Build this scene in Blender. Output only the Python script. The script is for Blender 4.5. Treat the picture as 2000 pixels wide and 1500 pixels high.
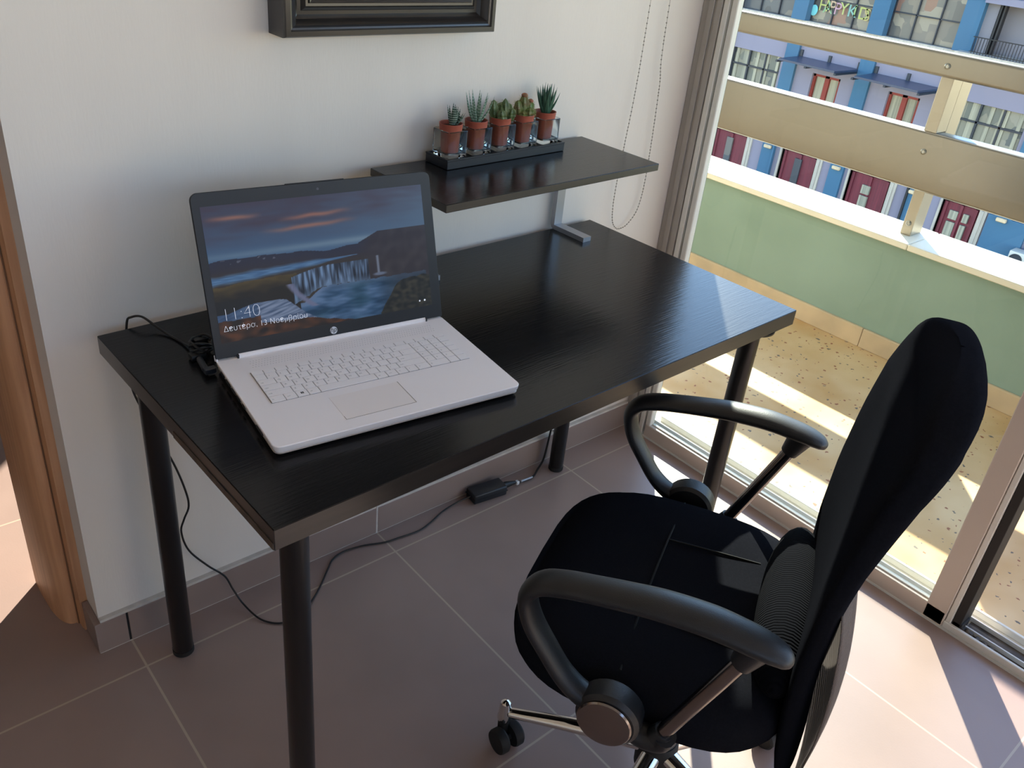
import bpy, bmesh, math, random
from mathutils import Vector, Matrix, noise
random.seed(7)
PI = math.pi
for o in list(bpy.data.objects):
    bpy.data.objects.remove(o)
sc = bpy.context.scene
COL = sc.collection

# ------------------------------------------------------------------ camera
cam_d = bpy.data.cameras.new('camera')
cam = bpy.data.objects.new('camera', cam_d)
COL.objects.link(cam)
CAM = Vector((-0.34311, -1.37992, 1.45222))
cam.matrix_world = Matrix(((0.76061206, 0.2561835, -0.59652269, CAM.x),
                           (-0.6425502, 0.42830992, -0.63535806, CAM.y),
                           (0.09272833, 0.86655677, 0.49038845, CAM.z),
                           (0, 0, 0, 1)))
cam_d.sensor_width = 36
cam_d.lens = 1668.79 * 36 / 2000
cam_d.shift_x = 0.00537
cam_d.shift_y = -0.01777
cam_d.clip_start = 0.02
cam_d.clip_end = 300
sc.camera = cam
sc.view_settings.view_transform = 'Standard'
sc.view_settings.look = 'None'
sc.view_settings.gamma = 1
sc.view_settings.use_curve_mapping = False
sc.view_settings.exposure = 0.0

# ------------------------------------------------------------------ sky and sun
SUN_EL = math.radians(33.5)
SUN = Vector((0.740 * math.cos(SUN_EL), 0.673 * math.cos(SUN_EL), math.sin(SUN_EL))).normalized()
SKY_STRENGTH = 0.92
SUN_STRENGTH = 14.0
w = bpy.data.worlds.new('sky')
sc.world = w
w.use_nodes = True
nt = w.node_tree
bg = nt.nodes['Background']
sky = nt.nodes.new('ShaderNodeTexSky')
sky.sky_type = 'NISHITA'
sky.sun_disc = False
sky.sun_elevation = SUN_EL
sky.sun_rotation = math.atan2(0.740, 0.673)
sky.air_density = 1.0
sky.dust_density = 0.05
sky.ozone_density = 3.0
sky.altitude = 1200
tint = nt.nodes.new('ShaderNodeMix')
tint.data_type = 'RGBA'
tint.blend_type = 'MULTIPLY'
tint.inputs[0].default_value = 1.0
tint.inputs[7].default_value = (1.12, 0.97, 0.86, 1)
nt.links.new(sky.outputs[0], tint.inputs[6])
nt.links.new(tint.outputs[2], bg.inputs[0])
bg.inputs[1].default_value = SKY_STRENGTH
sun_d = bpy.data.lights.new('sun', 'SUN')
sun_d.energy = SUN_STRENGTH
sun_d.angle = math.radians(0.6)
sun_d.color = (1.0, 0.93, 0.80)
sun = bpy.data.objects.new('sun', sun_d)
COL.objects.link(sun)
sun.location = (8, 8, 8)
sun.rotation_euler = SUN.to_track_quat('Z', 'Y').to_euler()


# ------------------------------------------------------------------ materials
def lin(c):
    return tuple((x / 255 / 12.92) if x / 255 <= 0.04045 else ((x / 255 + 0.055) / 1.055) ** 2.4 for x in c) + (1,)


def mat(name, rgb, rough=0.5, metal=0.0, spec=0.5, var=0.0, scale=8.0, bump=0.0, bscale=None, rgb2=None,
        stretch=(1, 1, 1), coat=0.0, sheen=0.0, det=3.0):
    m = bpy.data.materials.new(name)
    m.use_nodes = True
    n = m.node_tree.nodes
    l = m.node_tree.links
    p = n['Principled BSDF']
    p.inputs['Base Color'].default_value = lin(rgb)
    p.inputs['Roughness'].default_value = rough
    p.inputs['Metallic'].default_value = metal
    p.inputs['Specular IOR Level'].default_value = spec
    p.inputs['Coat Weight'].default_value = coat
    p.inputs['Sheen Weight'].default_value = sheen
    tc = n.new('ShaderNodeTexCoord')
    mp = n.new('ShaderNodeMapping')
    mp.inputs['Scale'].default_value = stretch
    l.new(tc.outputs['Object'], mp.inputs[0])
    nz = n.new('ShaderNodeTexNoise')
    nz.inputs['Scale'].default_value = scale
    nz.inputs['Detail'].default_value = det
    l.new(mp.outputs[0], nz.inputs['Vector'])
    mx = n.new('ShaderNodeMix')
    mx.data_type = 'RGBA'
    a = lin(rgb)
    b = lin(rgb2) if rgb2 else tuple(x * (1 - var) for x in a[:3]) + (1,)
    mx.inputs[6].default_value = a
    mx.inputs[7].default_value = b
    rp = n.new('ShaderNodeMapRange')
    rp.inputs[1].default_value = 0.35
    rp.inputs[2].default_value = 0.68
    l.new(nz.outputs[0], rp.inputs[0])
    l.new(rp.outputs[0], mx.inputs[0])
    l.new(mx.outputs[2], p.inputs['Base Color'])
    if bump:
        nb = n.new('ShaderNodeTexNoise')
        nb.inputs['Scale'].default_value = bscale or scale * 5
        l.new(mp.outputs[0], nb.inputs['Vector'])
        bp = n.new('ShaderNodeBump')
        bp.inputs['Strength'].default_value = bump
        bp.inputs['Distance'].default_value = 0.002
        l.new(nb.outputs[0], bp.inputs['Height'])
        l.new(bp.outputs[0], p.inputs['Normal'])
    return m


def add_math(n, l, op, a, b=None):
    x = n.new('ShaderNodeMath')
    x.operation = op
    for i, v in enumerate((a, b)):
        if v is None:
            continue
        if isinstance(v, (int, float)):
            x.inputs[i].default_value = v
        else:
            l.new(v, x.inputs[i])
    return x.outputs[0]


def tile_mat(name, rgb, rgb2, grout, x0, y0, T, rough=0.42):
    m = mat(name, rgb, rough=rough, rgb2=rgb2, scale=3.5, bump=0.05, bscale=250, spec=0.75)
    n = m.node_tree.nodes
    l = m.node_tree.links
    p = n['Principled BSDF']
    tc = n.new('ShaderNodeTexCoord')
    sp = n.new('ShaderNodeSeparateXYZ')
    l.new(tc.outputs['Object'], sp.inputs[0])
    outs = []
    for ax, o0 in ((0, x0), (1, y0)):
        a = add_math(n, l, 'SUBTRACT', sp.outputs[ax], o0)
        a = add_math(n, l, 'DIVIDE', a, T)
        r = add_math(n, l, 'ROUND', a)
        a = add_math(n, l, 'SUBTRACT', a, r)
        a = add_math(n, l, 'ABSOLUTE', a)
        outs.append(add_math(n, l, 'LESS_THAN', a, 0.0022 / T))
    g = add_math(n, l, 'MAXIMUM', outs[0], outs[1])
    mx = n.new('ShaderNodeMix')
    mx.data_type = 'RGBA'
    src = p.inputs['Base Color'].links[0].from_socket
    l.new(g, mx.inputs[0])
    l.new(src, mx.inputs[6])
    mx.inputs[7].default_value = lin(grout)
    l.new(mx.outputs[2], p.inputs['Base Color'])
    return m


def glass_pane_mat(name, tint=(250, 255, 253)):
    m = bpy.data.materials.new(name)
    m.use_nodes = True
    n = m.node_tree.nodes
    l = m.node_tree.links
    n.remove(n['Principled BSDF'])
    out = n['Material Output']
    tr = n.new('ShaderNodeBsdfTransparent')
    tr.inputs[0].default_value = lin(tint)
    gl = n.new('ShaderNodeBsdfGlossy')
    gl.inputs['Roughness'].default_value = 0.02
    fr = n.new('ShaderNodeFresnel')
    fr.inputs[0].default_value = 1.45
    ge = n.new('ShaderNodeNewGeometry')
    k = add_math(n, l, 'MULTIPLY', fr.outputs[0], add_math(n, l, 'SUBTRACT', 1.0, ge.outputs['Backfacing']))
    mx = n.new('ShaderNodeMixShader')
    l.new(k, mx.inputs[0])
    l.new(tr.outputs[0], mx.inputs[1])
    l.new(gl.outputs[0], mx.inputs[2])
    l.new(mx.outputs[0], out.inputs[0])
    return m


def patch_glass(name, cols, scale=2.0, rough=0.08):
    """window glass: blocky patches paint in reflections, curtains and room clutter under a glossy coat"""
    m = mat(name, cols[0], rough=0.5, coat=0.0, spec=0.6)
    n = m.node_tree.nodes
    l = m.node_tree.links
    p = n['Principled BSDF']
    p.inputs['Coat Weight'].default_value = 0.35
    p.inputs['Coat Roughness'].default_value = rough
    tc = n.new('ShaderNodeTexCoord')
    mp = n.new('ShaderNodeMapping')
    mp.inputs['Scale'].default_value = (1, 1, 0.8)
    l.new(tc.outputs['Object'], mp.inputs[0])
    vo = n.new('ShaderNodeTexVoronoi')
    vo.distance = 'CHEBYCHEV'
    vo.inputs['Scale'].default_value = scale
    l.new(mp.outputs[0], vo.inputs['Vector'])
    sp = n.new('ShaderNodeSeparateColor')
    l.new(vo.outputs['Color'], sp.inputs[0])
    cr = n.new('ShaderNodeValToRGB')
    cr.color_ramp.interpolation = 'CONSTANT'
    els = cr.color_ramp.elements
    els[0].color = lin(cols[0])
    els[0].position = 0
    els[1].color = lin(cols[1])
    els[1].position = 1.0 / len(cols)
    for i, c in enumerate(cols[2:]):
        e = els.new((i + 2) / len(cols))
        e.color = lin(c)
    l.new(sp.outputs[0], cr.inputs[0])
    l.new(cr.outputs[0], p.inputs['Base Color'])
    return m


M = {}
M['wall'] = mat('wall_paint', (222, 213, 203), rough=0.85, var=0.04, scale=3, bump=0.09, bscale=90, stretch=(3, 3, 0.5))
M['ceiling'] = mat('ceiling_paint', (244, 243, 241), rough=0.9, var=0.02)
M['floor'] = tile_mat('floor_tile', (160, 137, 127), (150, 128, 119), (188, 170, 150), -0.0183, -0.0644, 0.6044, rough=0.37)
M['base'] = mat('baseboard_tile', (146, 126, 117), rough=0.42, var=0.1, scale=6, spec=0.45)
M['grout'] = mat('white_grout', (205, 196, 186), rough=0.9, var=0.15, scale=40)
M['wood'] = mat('light_wood', (208, 156, 114), rough=0.5, rgb2=(188, 136, 96), scale=5, stretch=(14, 14, 0.8), bump=0.08, bscale=20)
M['wood_dark'] = mat('wood_groove', (120, 84, 56), rough=0.6, var=0.2)
M['alu_frame'] = mat('cream_aluminium', (205, 190, 176), rough=0.42, var=0.03)
M['alu_white'] = mat('pale_aluminium', (226, 222, 212), rough=0.4, var=0.03)
M['alu_grey'] = mat('grey_aluminium', (172, 164, 154), rough=0.45, var=0.05)
M['gasket'] = mat('black_gasket', (34, 30, 28), rough=0.7)
M['track'] = mat('dirty_track', (92, 80, 68), rough=0.6, rgb2=(48, 40, 34), scale=40)
M['pane'] = glass_pane_mat('window_glass')
M['desk'] = mat('black_brown_laminate', (27, 26, 27), rough=0.19, rgb2=(21, 20, 21), scale=6, stretch=(1.2, 22, 1), spec=0.28, bump=0.12, bscale=14)
M['desk_edge'] = mat('black_brown_edge', (50, 44, 40), rough=0.32, rgb2=(40, 36, 33), scale=6, stretch=(1.2, 1.2, 22), spec=0.9)
M['desk_worn'] = mat('worn_edge', (92, 78, 62), rough=0.5, rgb2=(46, 40, 36), scale=16, stretch=(1, 2, 1))
M['leg'] = mat('black_powder_coat', (14, 14, 15), rough=0.28, var=0.1, spec=0.5)
M['rubber'] = mat('black_rubber', (16, 16, 16), rough=0.7)
M['bracket'] = mat('silver_bracket', (168, 168, 172), rough=0.42, metal=0.75, var=0.05)
M['tray'] = mat('black_tray_wood', (22, 24, 30), rough=0.38, var=0.2, scale=20)
M['terracotta'] = mat('terracotta_plastic', (166, 84, 64), rough=0.5, rgb2=(150, 76, 60), scale=30)
M['soil'] = mat('dark_soil', (46, 30, 22), rough=0.95, rgb2=(20, 14, 12), scale=160, bump=0.8, bscale=300)
M['frame'] = mat('black_picture_frame', (32, 29, 29), rough=0.28, var=0.25, scale=10, stretch=(1, 1, 6), spec=0.9)
M['canvas'] = mat('dark_print', (44, 48, 52), rough=0.6, rgb2=(90, 84, 74), scale=6)
M['chain'] = mat('grey_chain', (150, 142, 132), rough=0.4, metal=0.3)
M['lap_white'] = mat('laptop_white', (250, 242, 239), rough=0.42, var=0.02)
M['lap_key'] = mat('laptop_keys', (250, 243, 240), rough=0.45)
M['legend'] = mat('key_legend', (150, 146, 146), rough=0.6)
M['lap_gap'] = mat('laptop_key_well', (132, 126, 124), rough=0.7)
M['lap_black'] = mat('laptop_bezel', (17, 18, 21), rough=0.45, var=0.05)
M['lap_side'] = mat('laptop_side', (172, 160, 152), rough=0.4)
M['port'] = mat('port_black', (30, 28, 28), rough=0.6)
M['silver'] = mat('logo_silver', (205, 208, 214), rough=0.35, metal=0.3)
M['cable'] = mat('black_cable', (15, 14, 15), rough=0.45)
M['brick'] = mat('adapter_plastic', (26, 29, 34), rough=0.4)
M['white_pl'] = mat('white_plastic', (225, 225, 222), rough=0.4)
M['ch_plastic'] = mat('armrest_plastic', (26, 28, 32), rough=0.46, var=0.1, bump=0.1, bscale=500)
M['ch_fabric'] = mat('black_fabric', (27, 28, 33), rough=1.0, var=0.2, scale=300, bump=0.1, bscale=900, spec=0.0)
M['ch_seam'] = mat('fabric_seam', (9, 9, 10), rough=0.9)
M['chrome'] = mat('chrome', (225, 222, 218), rough=0.08, metal=1.0)
M['nickel'] = mat('dark_chrome', (138, 130, 126), rough=0.16, metal=1.0)
M['terrazzo'] = mat('terrazzo', (222, 196, 156), rough=0.55, rgb2=(194, 154, 100), scale=3.0)
M['marble'] = mat('skirting_marble', (214, 190, 156), rough=0.5, rgb2=(188, 168, 140), scale=7)
M['green'] = mat('green_render', (146, 168, 154), rough=0.85, rgb2=(134, 156, 142), scale=2.2, bump=0.4, bscale=14)
M['cap'] = mat('pale_marble_cap', (236, 228, 208), rough=0.5, var=0.05)
M['rail'] = mat('anodised_aluminium', (136, 128, 116), rough=0.34, metal=0.55, var=0.05, scale=3, stretch=(1, 1, 1))
M['post'] = mat('post_aluminium', (160, 150, 134), rough=0.36, metal=0.5, var=0.05)
M['bolt'] = mat('bolt_steel', (150, 148, 142), rough=0.3, metal=0.9)
M['violet'] = mat('violet_paint', (136, 131, 148), rough=0.85, var=0.05, scale=0.8)
M['blue'] = mat('blue_paint', (62, 104, 134), rough=0.75, rgb2=(57, 97, 127), scale=0.6)
M['burg'] = mat('burgundy_paint', (116, 42, 56), rough=0.6, rgb2=(98, 36, 50), scale=4, stretch=(1, 6, 0.4))
M['stone'] = mat('stone_surround', (192, 182, 168), rough=0.8, rgb2=(168, 160, 152), scale=3, stretch=(1, 6, 0.6))
M['redwood'] = mat('red_window_wood', (136, 48, 40), rough=0.6, var=0.1)
M['darkmetal'] = mat('dark_metal', (38, 44, 56), rough=0.5, var=0.1)
M['iron'] = mat('black_iron', (30, 30, 34), rough=0.6)
M['slate'] = mat('awning_panel', (58, 68, 92), rough=0.35, var=0.1)
M['gl_top'] = patch_glass('glass_reflection_clutter', [(116, 108, 98), (78, 78, 78), (134, 126, 112), (126, 92, 78), (96, 94, 90), (142, 134, 118), (106, 100, 94)], 3.2)  # reflected cream building painted into the base colour, mixed with room clutter
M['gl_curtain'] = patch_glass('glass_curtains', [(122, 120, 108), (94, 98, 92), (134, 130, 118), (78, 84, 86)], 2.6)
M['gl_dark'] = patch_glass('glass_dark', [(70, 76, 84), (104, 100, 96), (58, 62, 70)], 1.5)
M['curtain'] = mat('curtain_cloth', (176, 170, 150), rough=0.9, rgb2=(126, 124, 112), scale=2, stretch=(1, 9, 0.2))
M['grey_wall'] = mat('grey_render', (134, 130, 138), rough=0.85, var=0.06, scale=1)
M['asphalt'] = mat('street_asphalt', (110, 108, 106), rough=0.9, var=0.2, scale=2)
M['ac'] = mat('ac_white', (200, 196, 186), rough=0.6)
M['exterior'] = mat('exterior_render', (196, 186, 168), rough=0.85, var=0.05)

# terrazzo chips
_m = M['terrazzo']
_n = _m.node_tree.nodes
_l = _m.node_tree.links
_p = _n['Principled BSDF']
_tc = _n.new('ShaderNodeTexCoord')
_vo = _n.new('ShaderNodeTexVoronoi')
_vo.inputs['Scale'].default_value = 56
_dn = _n.new('ShaderNodeTexNoise')
_dn.inputs['Scale'].default_value = 60
_l.new(_tc.outputs['Object'], _dn.inputs['Vector'])
_va = _n.new('ShaderNodeVectorMath')
_va.operation = 'MULTIPLY_ADD'
_va.inputs[1].default_value = (0.022, 0.022, 0.022)
_l.new(_dn.outputs['Color'], _va.inputs[0])
_l.new(_tc.outputs['Object'], _va.inputs[2])
_l.new(_va.outputs[0], _vo.inputs['Vector'])
_sp = _n.new('ShaderNodeSeparateColor')
_l.new(_vo.outputs['Color'], _sp.inputs[0])
_near = add_math(_n, _l, 'LESS_THAN', _vo.outputs['Distance'], add_math(_n, _l, 'MULTIPLY', _sp.outputs[1], 0.36))
_few = add_math(_n, _l, 'LESS_THAN', _sp.outputs[0], 0.5)
_k = add_math(_n, _l, 'MULTIPLY', _near, _few)
_cr = _n.new('ShaderNodeValToRGB')
_cr.color_ramp.interpolation = 'CONSTANT'
_cr.color_ramp.elements[0].color = lin((112, 104, 98))
_cr.color_ramp.elements[1].color = lin((150, 98, 74))
_cr.color_ramp.elements[1].position = 0.6
_l.new(_sp.outputs[2], _cr.inputs[0])
_mx = _n.new('ShaderNodeMix')
_mx.data_type = 'RGBA'
_l.new(_k, _mx.inputs[0])
_l.new(_p.inputs['Base Color'].links[0].from_socket, _mx.inputs[6])
_l.new(_cr.outputs[0], _mx.inputs[7])
_l.new(_mx.outputs[2], _p.inputs['Base Color'])

# solid drinking-glass material for the cube holders
mg = bpy.data.materials.new('clear_glass')
mg.use_nodes = True
_p = mg.node_tree.nodes['Principled BSDF']
_p.inputs['Base Color'].default_value = (0.93, 0.97, 0.96, 1)
_p.inputs['Roughness'].default_value = 0.02
_p.inputs['IOR'].default_value = 1.47
_p.inputs['Transmission Weight'].default_value = 1.0
M['glass'] = mg


def plant_mat(name, c1, c2, band=0.0, spots=None):
    m = mat(name, c1, rough=0.5, rgb2=c2, scale=60, bump=0.2, bscale=300)
    if band:
        n = m.node_tree.nodes
        l = m.node_tree.links
        p = n['Principled BSDF']
        tc = n.new('ShaderNodeTexCoord')
        sp = n.new('ShaderNodeSeparateXYZ')
        l.new(tc.outputs['Object'], sp.inputs[0])
        a = add_math(n, l, 'SINE', add_math(n, l, 'MULTIPLY', sp.outputs[2], band))
        nz = n.new('ShaderNodeTexNoise')
        nz.inputs['Scale'].default_value = 300
        a = add_math(n, l, 'MULTIPLY', add_math(n, l, 'GREATER_THAN', a, 0.45), add_math(n, l, 'GREATER_THAN', nz.outputs[0], 0.48))
        mx = n.new('ShaderNodeMix')
        mx.data_type = 'RGBA'
        l.new(a, mx.inputs[0])
        l.new(p.inputs['Base Color'].links[0].from_socket, mx.inputs[6])
        mx.inputs[7].default_value = lin((188, 198, 186))
        l.new(mx.outputs[2], p.inputs['Base Color'])
    return m


M['haworthia'] = plant_mat('striped_succulent', (46, 78, 58), (34, 60, 48), band=1400)
M['aloe_pale'] = plant_mat('pale_aloe', (104, 134, 110), (80, 112, 92), band=1100)
M['aloe_green'] = plant_mat('green_aloe', (66, 102, 80), (50, 84, 66))
M['cactus'] = plant_mat('olive_cactus', (92, 108, 60), (66, 84, 46), band=0)
M['cactus2'] = plant_mat('bright_cactus', (84, 118, 52), (104, 84, 46))
M['spine'] = mat('cactus_spine', (176, 160, 120), rough=0.7)
M['leaf_tip'] = mat('leaf_tip', (120, 78, 60), rough=0.6)


def mesh_net_mat(name, rgb, scale, alpha, axis=2):
    """open knitted mesh: rows of thread with see-through gaps"""
    m = mat(name, rgb, rough=0.8)
    n = m.node_tree.nodes
    l = m.node_tree.links
    p = n['Principled BSDF']
    tc = n.new('ShaderNodeTexCoord')
    sp = n.new('ShaderNodeSeparateXYZ')
    l.new(tc.outputs['Object'], sp.inputs[0])
    a = add_math(n, l, 'SINE', add_math(n, l, 'MULTIPLY', sp.outputs[axis], scale))
    b = add_math(n, l, 'SINE', add_math(n, l, 'MULTIPLY', sp.outputs[0], scale * 2.2))
    c = add_math(n, l, 'MAXIMUM', a, add_math(n, l, 'SUBTRACT', b, 0.35))
    mr = n.new('ShaderNodeMapRange')
    mr.inputs[1].default_value = -0.6
    mr.inputs[2].default_value = 0.6
    mr.inputs[3].default_value = alpha
    mr.inputs[4].default_value = 1.0
    l.new(c, mr.inputs[0])
    l.new(mr.outputs[0], p.inputs['Alpha'])
    return m


M['net'] = mesh_net_mat('back_net', (84, 74, 70), 900, 0.45)
M['lumbar'] = mat('lumbar_mesh', (15, 16, 21), rough=1.0, spec=0.05, var=0.1)
_m = M['lumbar']
_n = _m.node_tree.nodes
_l = _m.node_tree.links
_tc = _n.new('ShaderNodeTexCoord')
_wv = _n.new('ShaderNodeTexWave')
_wv.bands_direction = 'X'
_wv.inputs['Scale'].default_value = 62
_wv.inputs['Distortion'].default_value = 0.6
_l.new(_tc.outputs['Object'], _wv.inputs['Vector'])
_bp = _n.new('ShaderNodeBump')
_bp.inputs['Strength'].default_value = 0.3
_bp.inputs['Distance'].default_value = 0.004
_l.new(_wv.outputs[0], _bp.inputs['Height'])
_l.new(_bp.outputs[0], _n['Principled BSDF'].inputs['Normal'])


# ------------------------------------------------------------------ mesh helpers
def obj(name, bm, m=None, parent=None, smooth=True, label=None, angle=35):
    me = bpy.data.meshes.new(name)
    bmesh.ops.recalc_face_normals(bm, faces=bm.faces)
    bm.to_mesh(me)
    bm.free()
    o = bpy.data.objects.new(name, me)
    COL.objects.link(o)
    if m is not None:
        for x in (m if isinstance(m, (list, tuple)) else [m]):
            me.materials.append(x)
    if smooth:
        ca = math.cos(math.radians(angle))
        for p in me.polygons:
            p.use_smooth = True
        bm2 = bmesh.new()
        bm2.from_mesh(me)
        for e in bm2.edges:
            if len(e.link_faces) == 2 and e.link_faces[0].normal.dot(e.link_faces[1].normal) < ca:
                e.smooth = False
        bm2.to_mesh(me)
        bm2.free()
    if parent is not None:
        o.parent = parent
    if label:
        o['label'] = label
    return o


def thing(name, label, cat, loc=(0, 0, 0), rotz=0.0, group=None):
    o = bpy.data.objects.new(name, None)
    COL.objects.link(o)
    o.empty_display_size = 0.05
    o.location = loc
    o.rotation_euler = (0, 0, rotz)
    o['label'] = label
    o['category'] = cat
    if group:
        o['group'] = group
    return o


def structure(name, bm=None, m=None, parent=None, smooth=False, label=None):
    if bm is None:
        o = bpy.data.objects.new(name, None)
        COL.objects.link(o)
    else:
        o = obj(name, bm, m, parent, smooth)
    o['kind'] = 'structure'
    if label:
        o['label'] = label
    return o


def box(bm, x0, x1, y0, y1, z0, z1, r=0.0, seg=2, mi=0, mtx=None):
    vs = [bm.verts.new(v) for v in ((x0, y0, z0), (x1, y0, z0), (x1, y1, z0), (x0, y1, z0), (x0, y0, z1), (x1, y0, z1), (x1, y1, z1), (x0, y1, z1))]
    fs = [bm.faces.new([vs[i] for i in q]) for q in ((0, 3, 2, 1), (4, 5, 6, 7), (0, 1, 5, 4), (1, 2, 6, 5), (2, 3, 7, 6), (3, 0, 4, 7))]
    allf = list(fs)
    if r > 0:
        es = set()
        for f in fs:
            es.update(f.edges)
        res = bmesh.ops.bevel(bm, geom=list(es), offset=r, segments=seg, profile=0.5, affect='EDGES')
        allf = [f for f in fs if f.is_valid] + list(res['faces'])
    vv = set()
    for f in allf:
        if f.is_valid:
            f.material_index = mi
            vv.update(f.verts)
    if mtx is not None:
        bmesh.ops.transform(bm, matrix=mtx, verts=list(vv))
    return bm


def B(x0, x1, y0, y1, z0, z1, r=0.0, seg=2):
    return box(bmesh.new(), x0, x1, y0, y1, z0, z1, r, seg)


def prism(bm, poly, a0, a1, axis='z', mi=0):
    """extrude a 2-D polygon; axis z: (x,y); axis y: (x,z); axis x: (y,z)"""
    def P(u, v, t):
        return (u, v, t) if axis == 'z' else ((u, t, v) if axis == 'y' else (t, u, v))
    A = [bm.verts.new(P(u, v, a0)) for u, v in poly]
    Bv = [bm.verts.new(P(u, v, a1)) for u, v in poly]
    n = len(poly)
    fs = [bm.faces.new(A), bm.faces.new(Bv[::-1])]
    for i in range(n):
        fs.append(bm.faces.new((A[i], A[(i + 1) % n], Bv[(i + 1) % n], Bv[i])))
    for f in fs:
        f.material_index = mi
    return bm


def loft(bm, rings, cap=True, closed=True, mi=0):
    vr = [[bm.verts.new(p) for p in r] for r in rings]
    n = len(rings[0])
    for a, b in zip(vr[:-1], vr[1:]):
        rng = range(n) if closed else range(n - 1)
        for i in rng:
            f = bm.faces.new((a[i], a[(i + 1) % n], b[(i + 1) % n], b[i]))
            f.material_index = mi
    if cap and closed:
        bm.faces.new(vr[0][::-1]).material_index = mi
        bm.faces.new(vr[-1]).material_index = mi
    return vr


def smooth_path(pts, sub=6, closed=False):
    pts = [Vector(p) for p in pts]
    out = []
    n = len(pts)
    for i in range(n - 1):
        p0 = pts[max(i - 1, 0)]
        p1 = pts[i]
        p2 = pts[i + 1]
        p3 = pts[min(i + 2, n - 1)]
        for k in range(sub):
            t = k / sub
            out.append(0.5 * ((2 * p1) + (p2 - p0) * t + (2 * p0 - 5 * p1 + 4 * p2 - p3) * t * t + (3 * p1 - p0 - 3 * p2 + p3) * t ** 3))
    out.append(pts[-1])
    return out


def tube(bm, pts, r, n=12, up=None, mi=0, cap=True, ry=None):
    """sweep an ellipse (r sideways, ry vertical) along pts; r may be a list"""
    pts = [Vector(p) for p in pts]
    N = len(pts)
    rr = r if isinstance(r, (list, tuple)) else [r] * N
    r2 = ry if isinstance(ry, (list, tuple)) else ([ry] * N if ry else rr)
    rings = []
    side = None
    for i, p in enumerate(pts):
        t = (pts[min(i + 1, N - 1)] - pts[max(i - 1, 0)]).normalized()
        if up is not None:
            s = Vector(up)
            s = (s - t * s.dot(t)).normalized()
        else:
            if side is None:
                s = t.orthogonal().normalized()
            else:
                s = (side - t * side.dot(t)).normalized()
            side = s
        b = t.cross(s).normalized()
        rings.append([p + s * (rr[i] * math.cos(2 * PI * k / n)) + b * (r2[i] * math.sin(2 * PI * k / n)) for k in range(n)])
    loft(bm, rings, cap=cap, mi=mi)
    return bm


def lathe(bm, prof, n=24, c=(0, 0, 0), axis='z', mi=0, cap=True):
    rings = []
    for r, h in prof:
        ring = []
        for k in range(n):
            a = 2 * PI * k / n
            u, v = r * math.cos(a), r * math.sin(a)
            p = {'z': (u, v, h), 'x': (h, u, v), 'y': (u, h, v)}[axis]
            ring.append((p[0] + c[0], p[1] + c[1], p[2] + c[2]))
        rings.append(ring)
    loft(bm, rings, cap=cap, mi=mi)
    return bm


def ball(bm, c, r, seg=8, rings=6, sc=(1, 1, 1), mi=0):
    res = bmesh.ops.create_uvsphere(bm, u_segments=seg, v_segments=rings, radius=r)
    for v in res['verts']:
        v.co = Vector((v.co.x * sc[0] + c[0], v.co.y * sc[1] + c[1], v.co.z * sc[2] + c[2]))
    for v in res['verts']:
        for f in v.link_faces:
            f.material_index = mi
    return bm


def text_bm(body, size, thin=0.0, extrude=0.0, align='LEFT', shear=0.0, spacing=1.0):
    cu = bpy.data.curves.new('t', 'FONT')
    cu.body = body
    cu.size = size
    cu.offset = -thin
    cu.extrude = extrude
    cu.align_x = align
    cu.shear = shear
    cu.space_character = spacing
    cu.resolution_u = 4
    to = bpy.data.objects.new('t', cu)
    COL.objects.link(to)
    dg = bpy.context.evaluated_depsgraph_get()
    me = bpy.data.meshes.new_from_object(to.evaluated_get(dg))
    bm = bmesh.new()
    bm.from_mesh(me)
    bpy.data.objects.remove(to)
    bpy.data.meshes.remove(me)
    bpy.data.curves.remove(cu)
    return bm


def merge(dst, src, mtx, mi=None):
    src.transform(mtx)
    me = bpy.data.meshes.new('tmp')
    src.to_mesh(me)
    src.free()
    old = set(dst.faces)
    dst.from_mesh(me)
    bpy.data.meshes.remove(me)
    if mi is not None:
        for f in dst.faces:
            if f not in old:
                f.material_index = mi
    return dst


# ================================================================== ROOM
WY = 0.03          # inner face of the back wall
XW = 1.508         # inner face of the window frames
H = 2.70
structure('floor', B(-3.2, 1.508, -4.2, 3.4, -0.12, 0.0), M['floor'])
structure('ceiling', B(-3.2, 2.0, -4.2, 3.4, H, H + 0.15), M['ceiling'])
# back wall with its free end at the doorway, lintel above the doorway
structure('wall_back', B(-0.071, 1.60, WY, 0.28, 0, H), M['wall'])
structure('wall_back_lintel', B(-1.05, -0.071, WY, 0.28, 2.12, H), M['wall'])
structure('wall_back_left', B(-3.2, -1.05, WY, 0.28, 0, H), M['wall'])
structure('wall_left', B(-3.35, -3.2, -4.2, 3.4, -0.12, H), M['wall'])
structure('wall_front', box(box(box(B(-3.35, -2.8, -4.35, -4.2, -0.12, H), 1.0, 1.75, -4.35, -4.2, -0.12, H), -2.8, 1.0, -4.35, -4.2, -0.12, 1.65), -2.8, 1.0, -4.35, -4.2, 2.45, H), M['wall'])  # high opening is unseen, added to bring fill light into the room
structure('balcony_ceiling', B(1.75, 2.82, -4.6, 3.6, 2.75, 2.90), M['ceiling'])
structure('wall_far', B(-3.35, 1.75, 3.4, 3.55, -0.12, H), M['wall'])
# exterior wall: lintel over the sliding door, the stretch beside the next room's window
structure('wall_right_lintel', B(1.508, 1.75, -4.2, WY, 2.32, H), M['exterior'])
structure('wall_right_far', B(1.508, 1.60, 0.28, 1.70, -0.12, H), M['exterior'])
structure('wall_right_end', B(1.508, 1.60, 2.34, 3.4, -0.12, H), M['exterior'])
structure('wall_right_top', B(1.508, 1.60, 1.70, 2.34, 2.2, H), M['exterior'])

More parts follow.
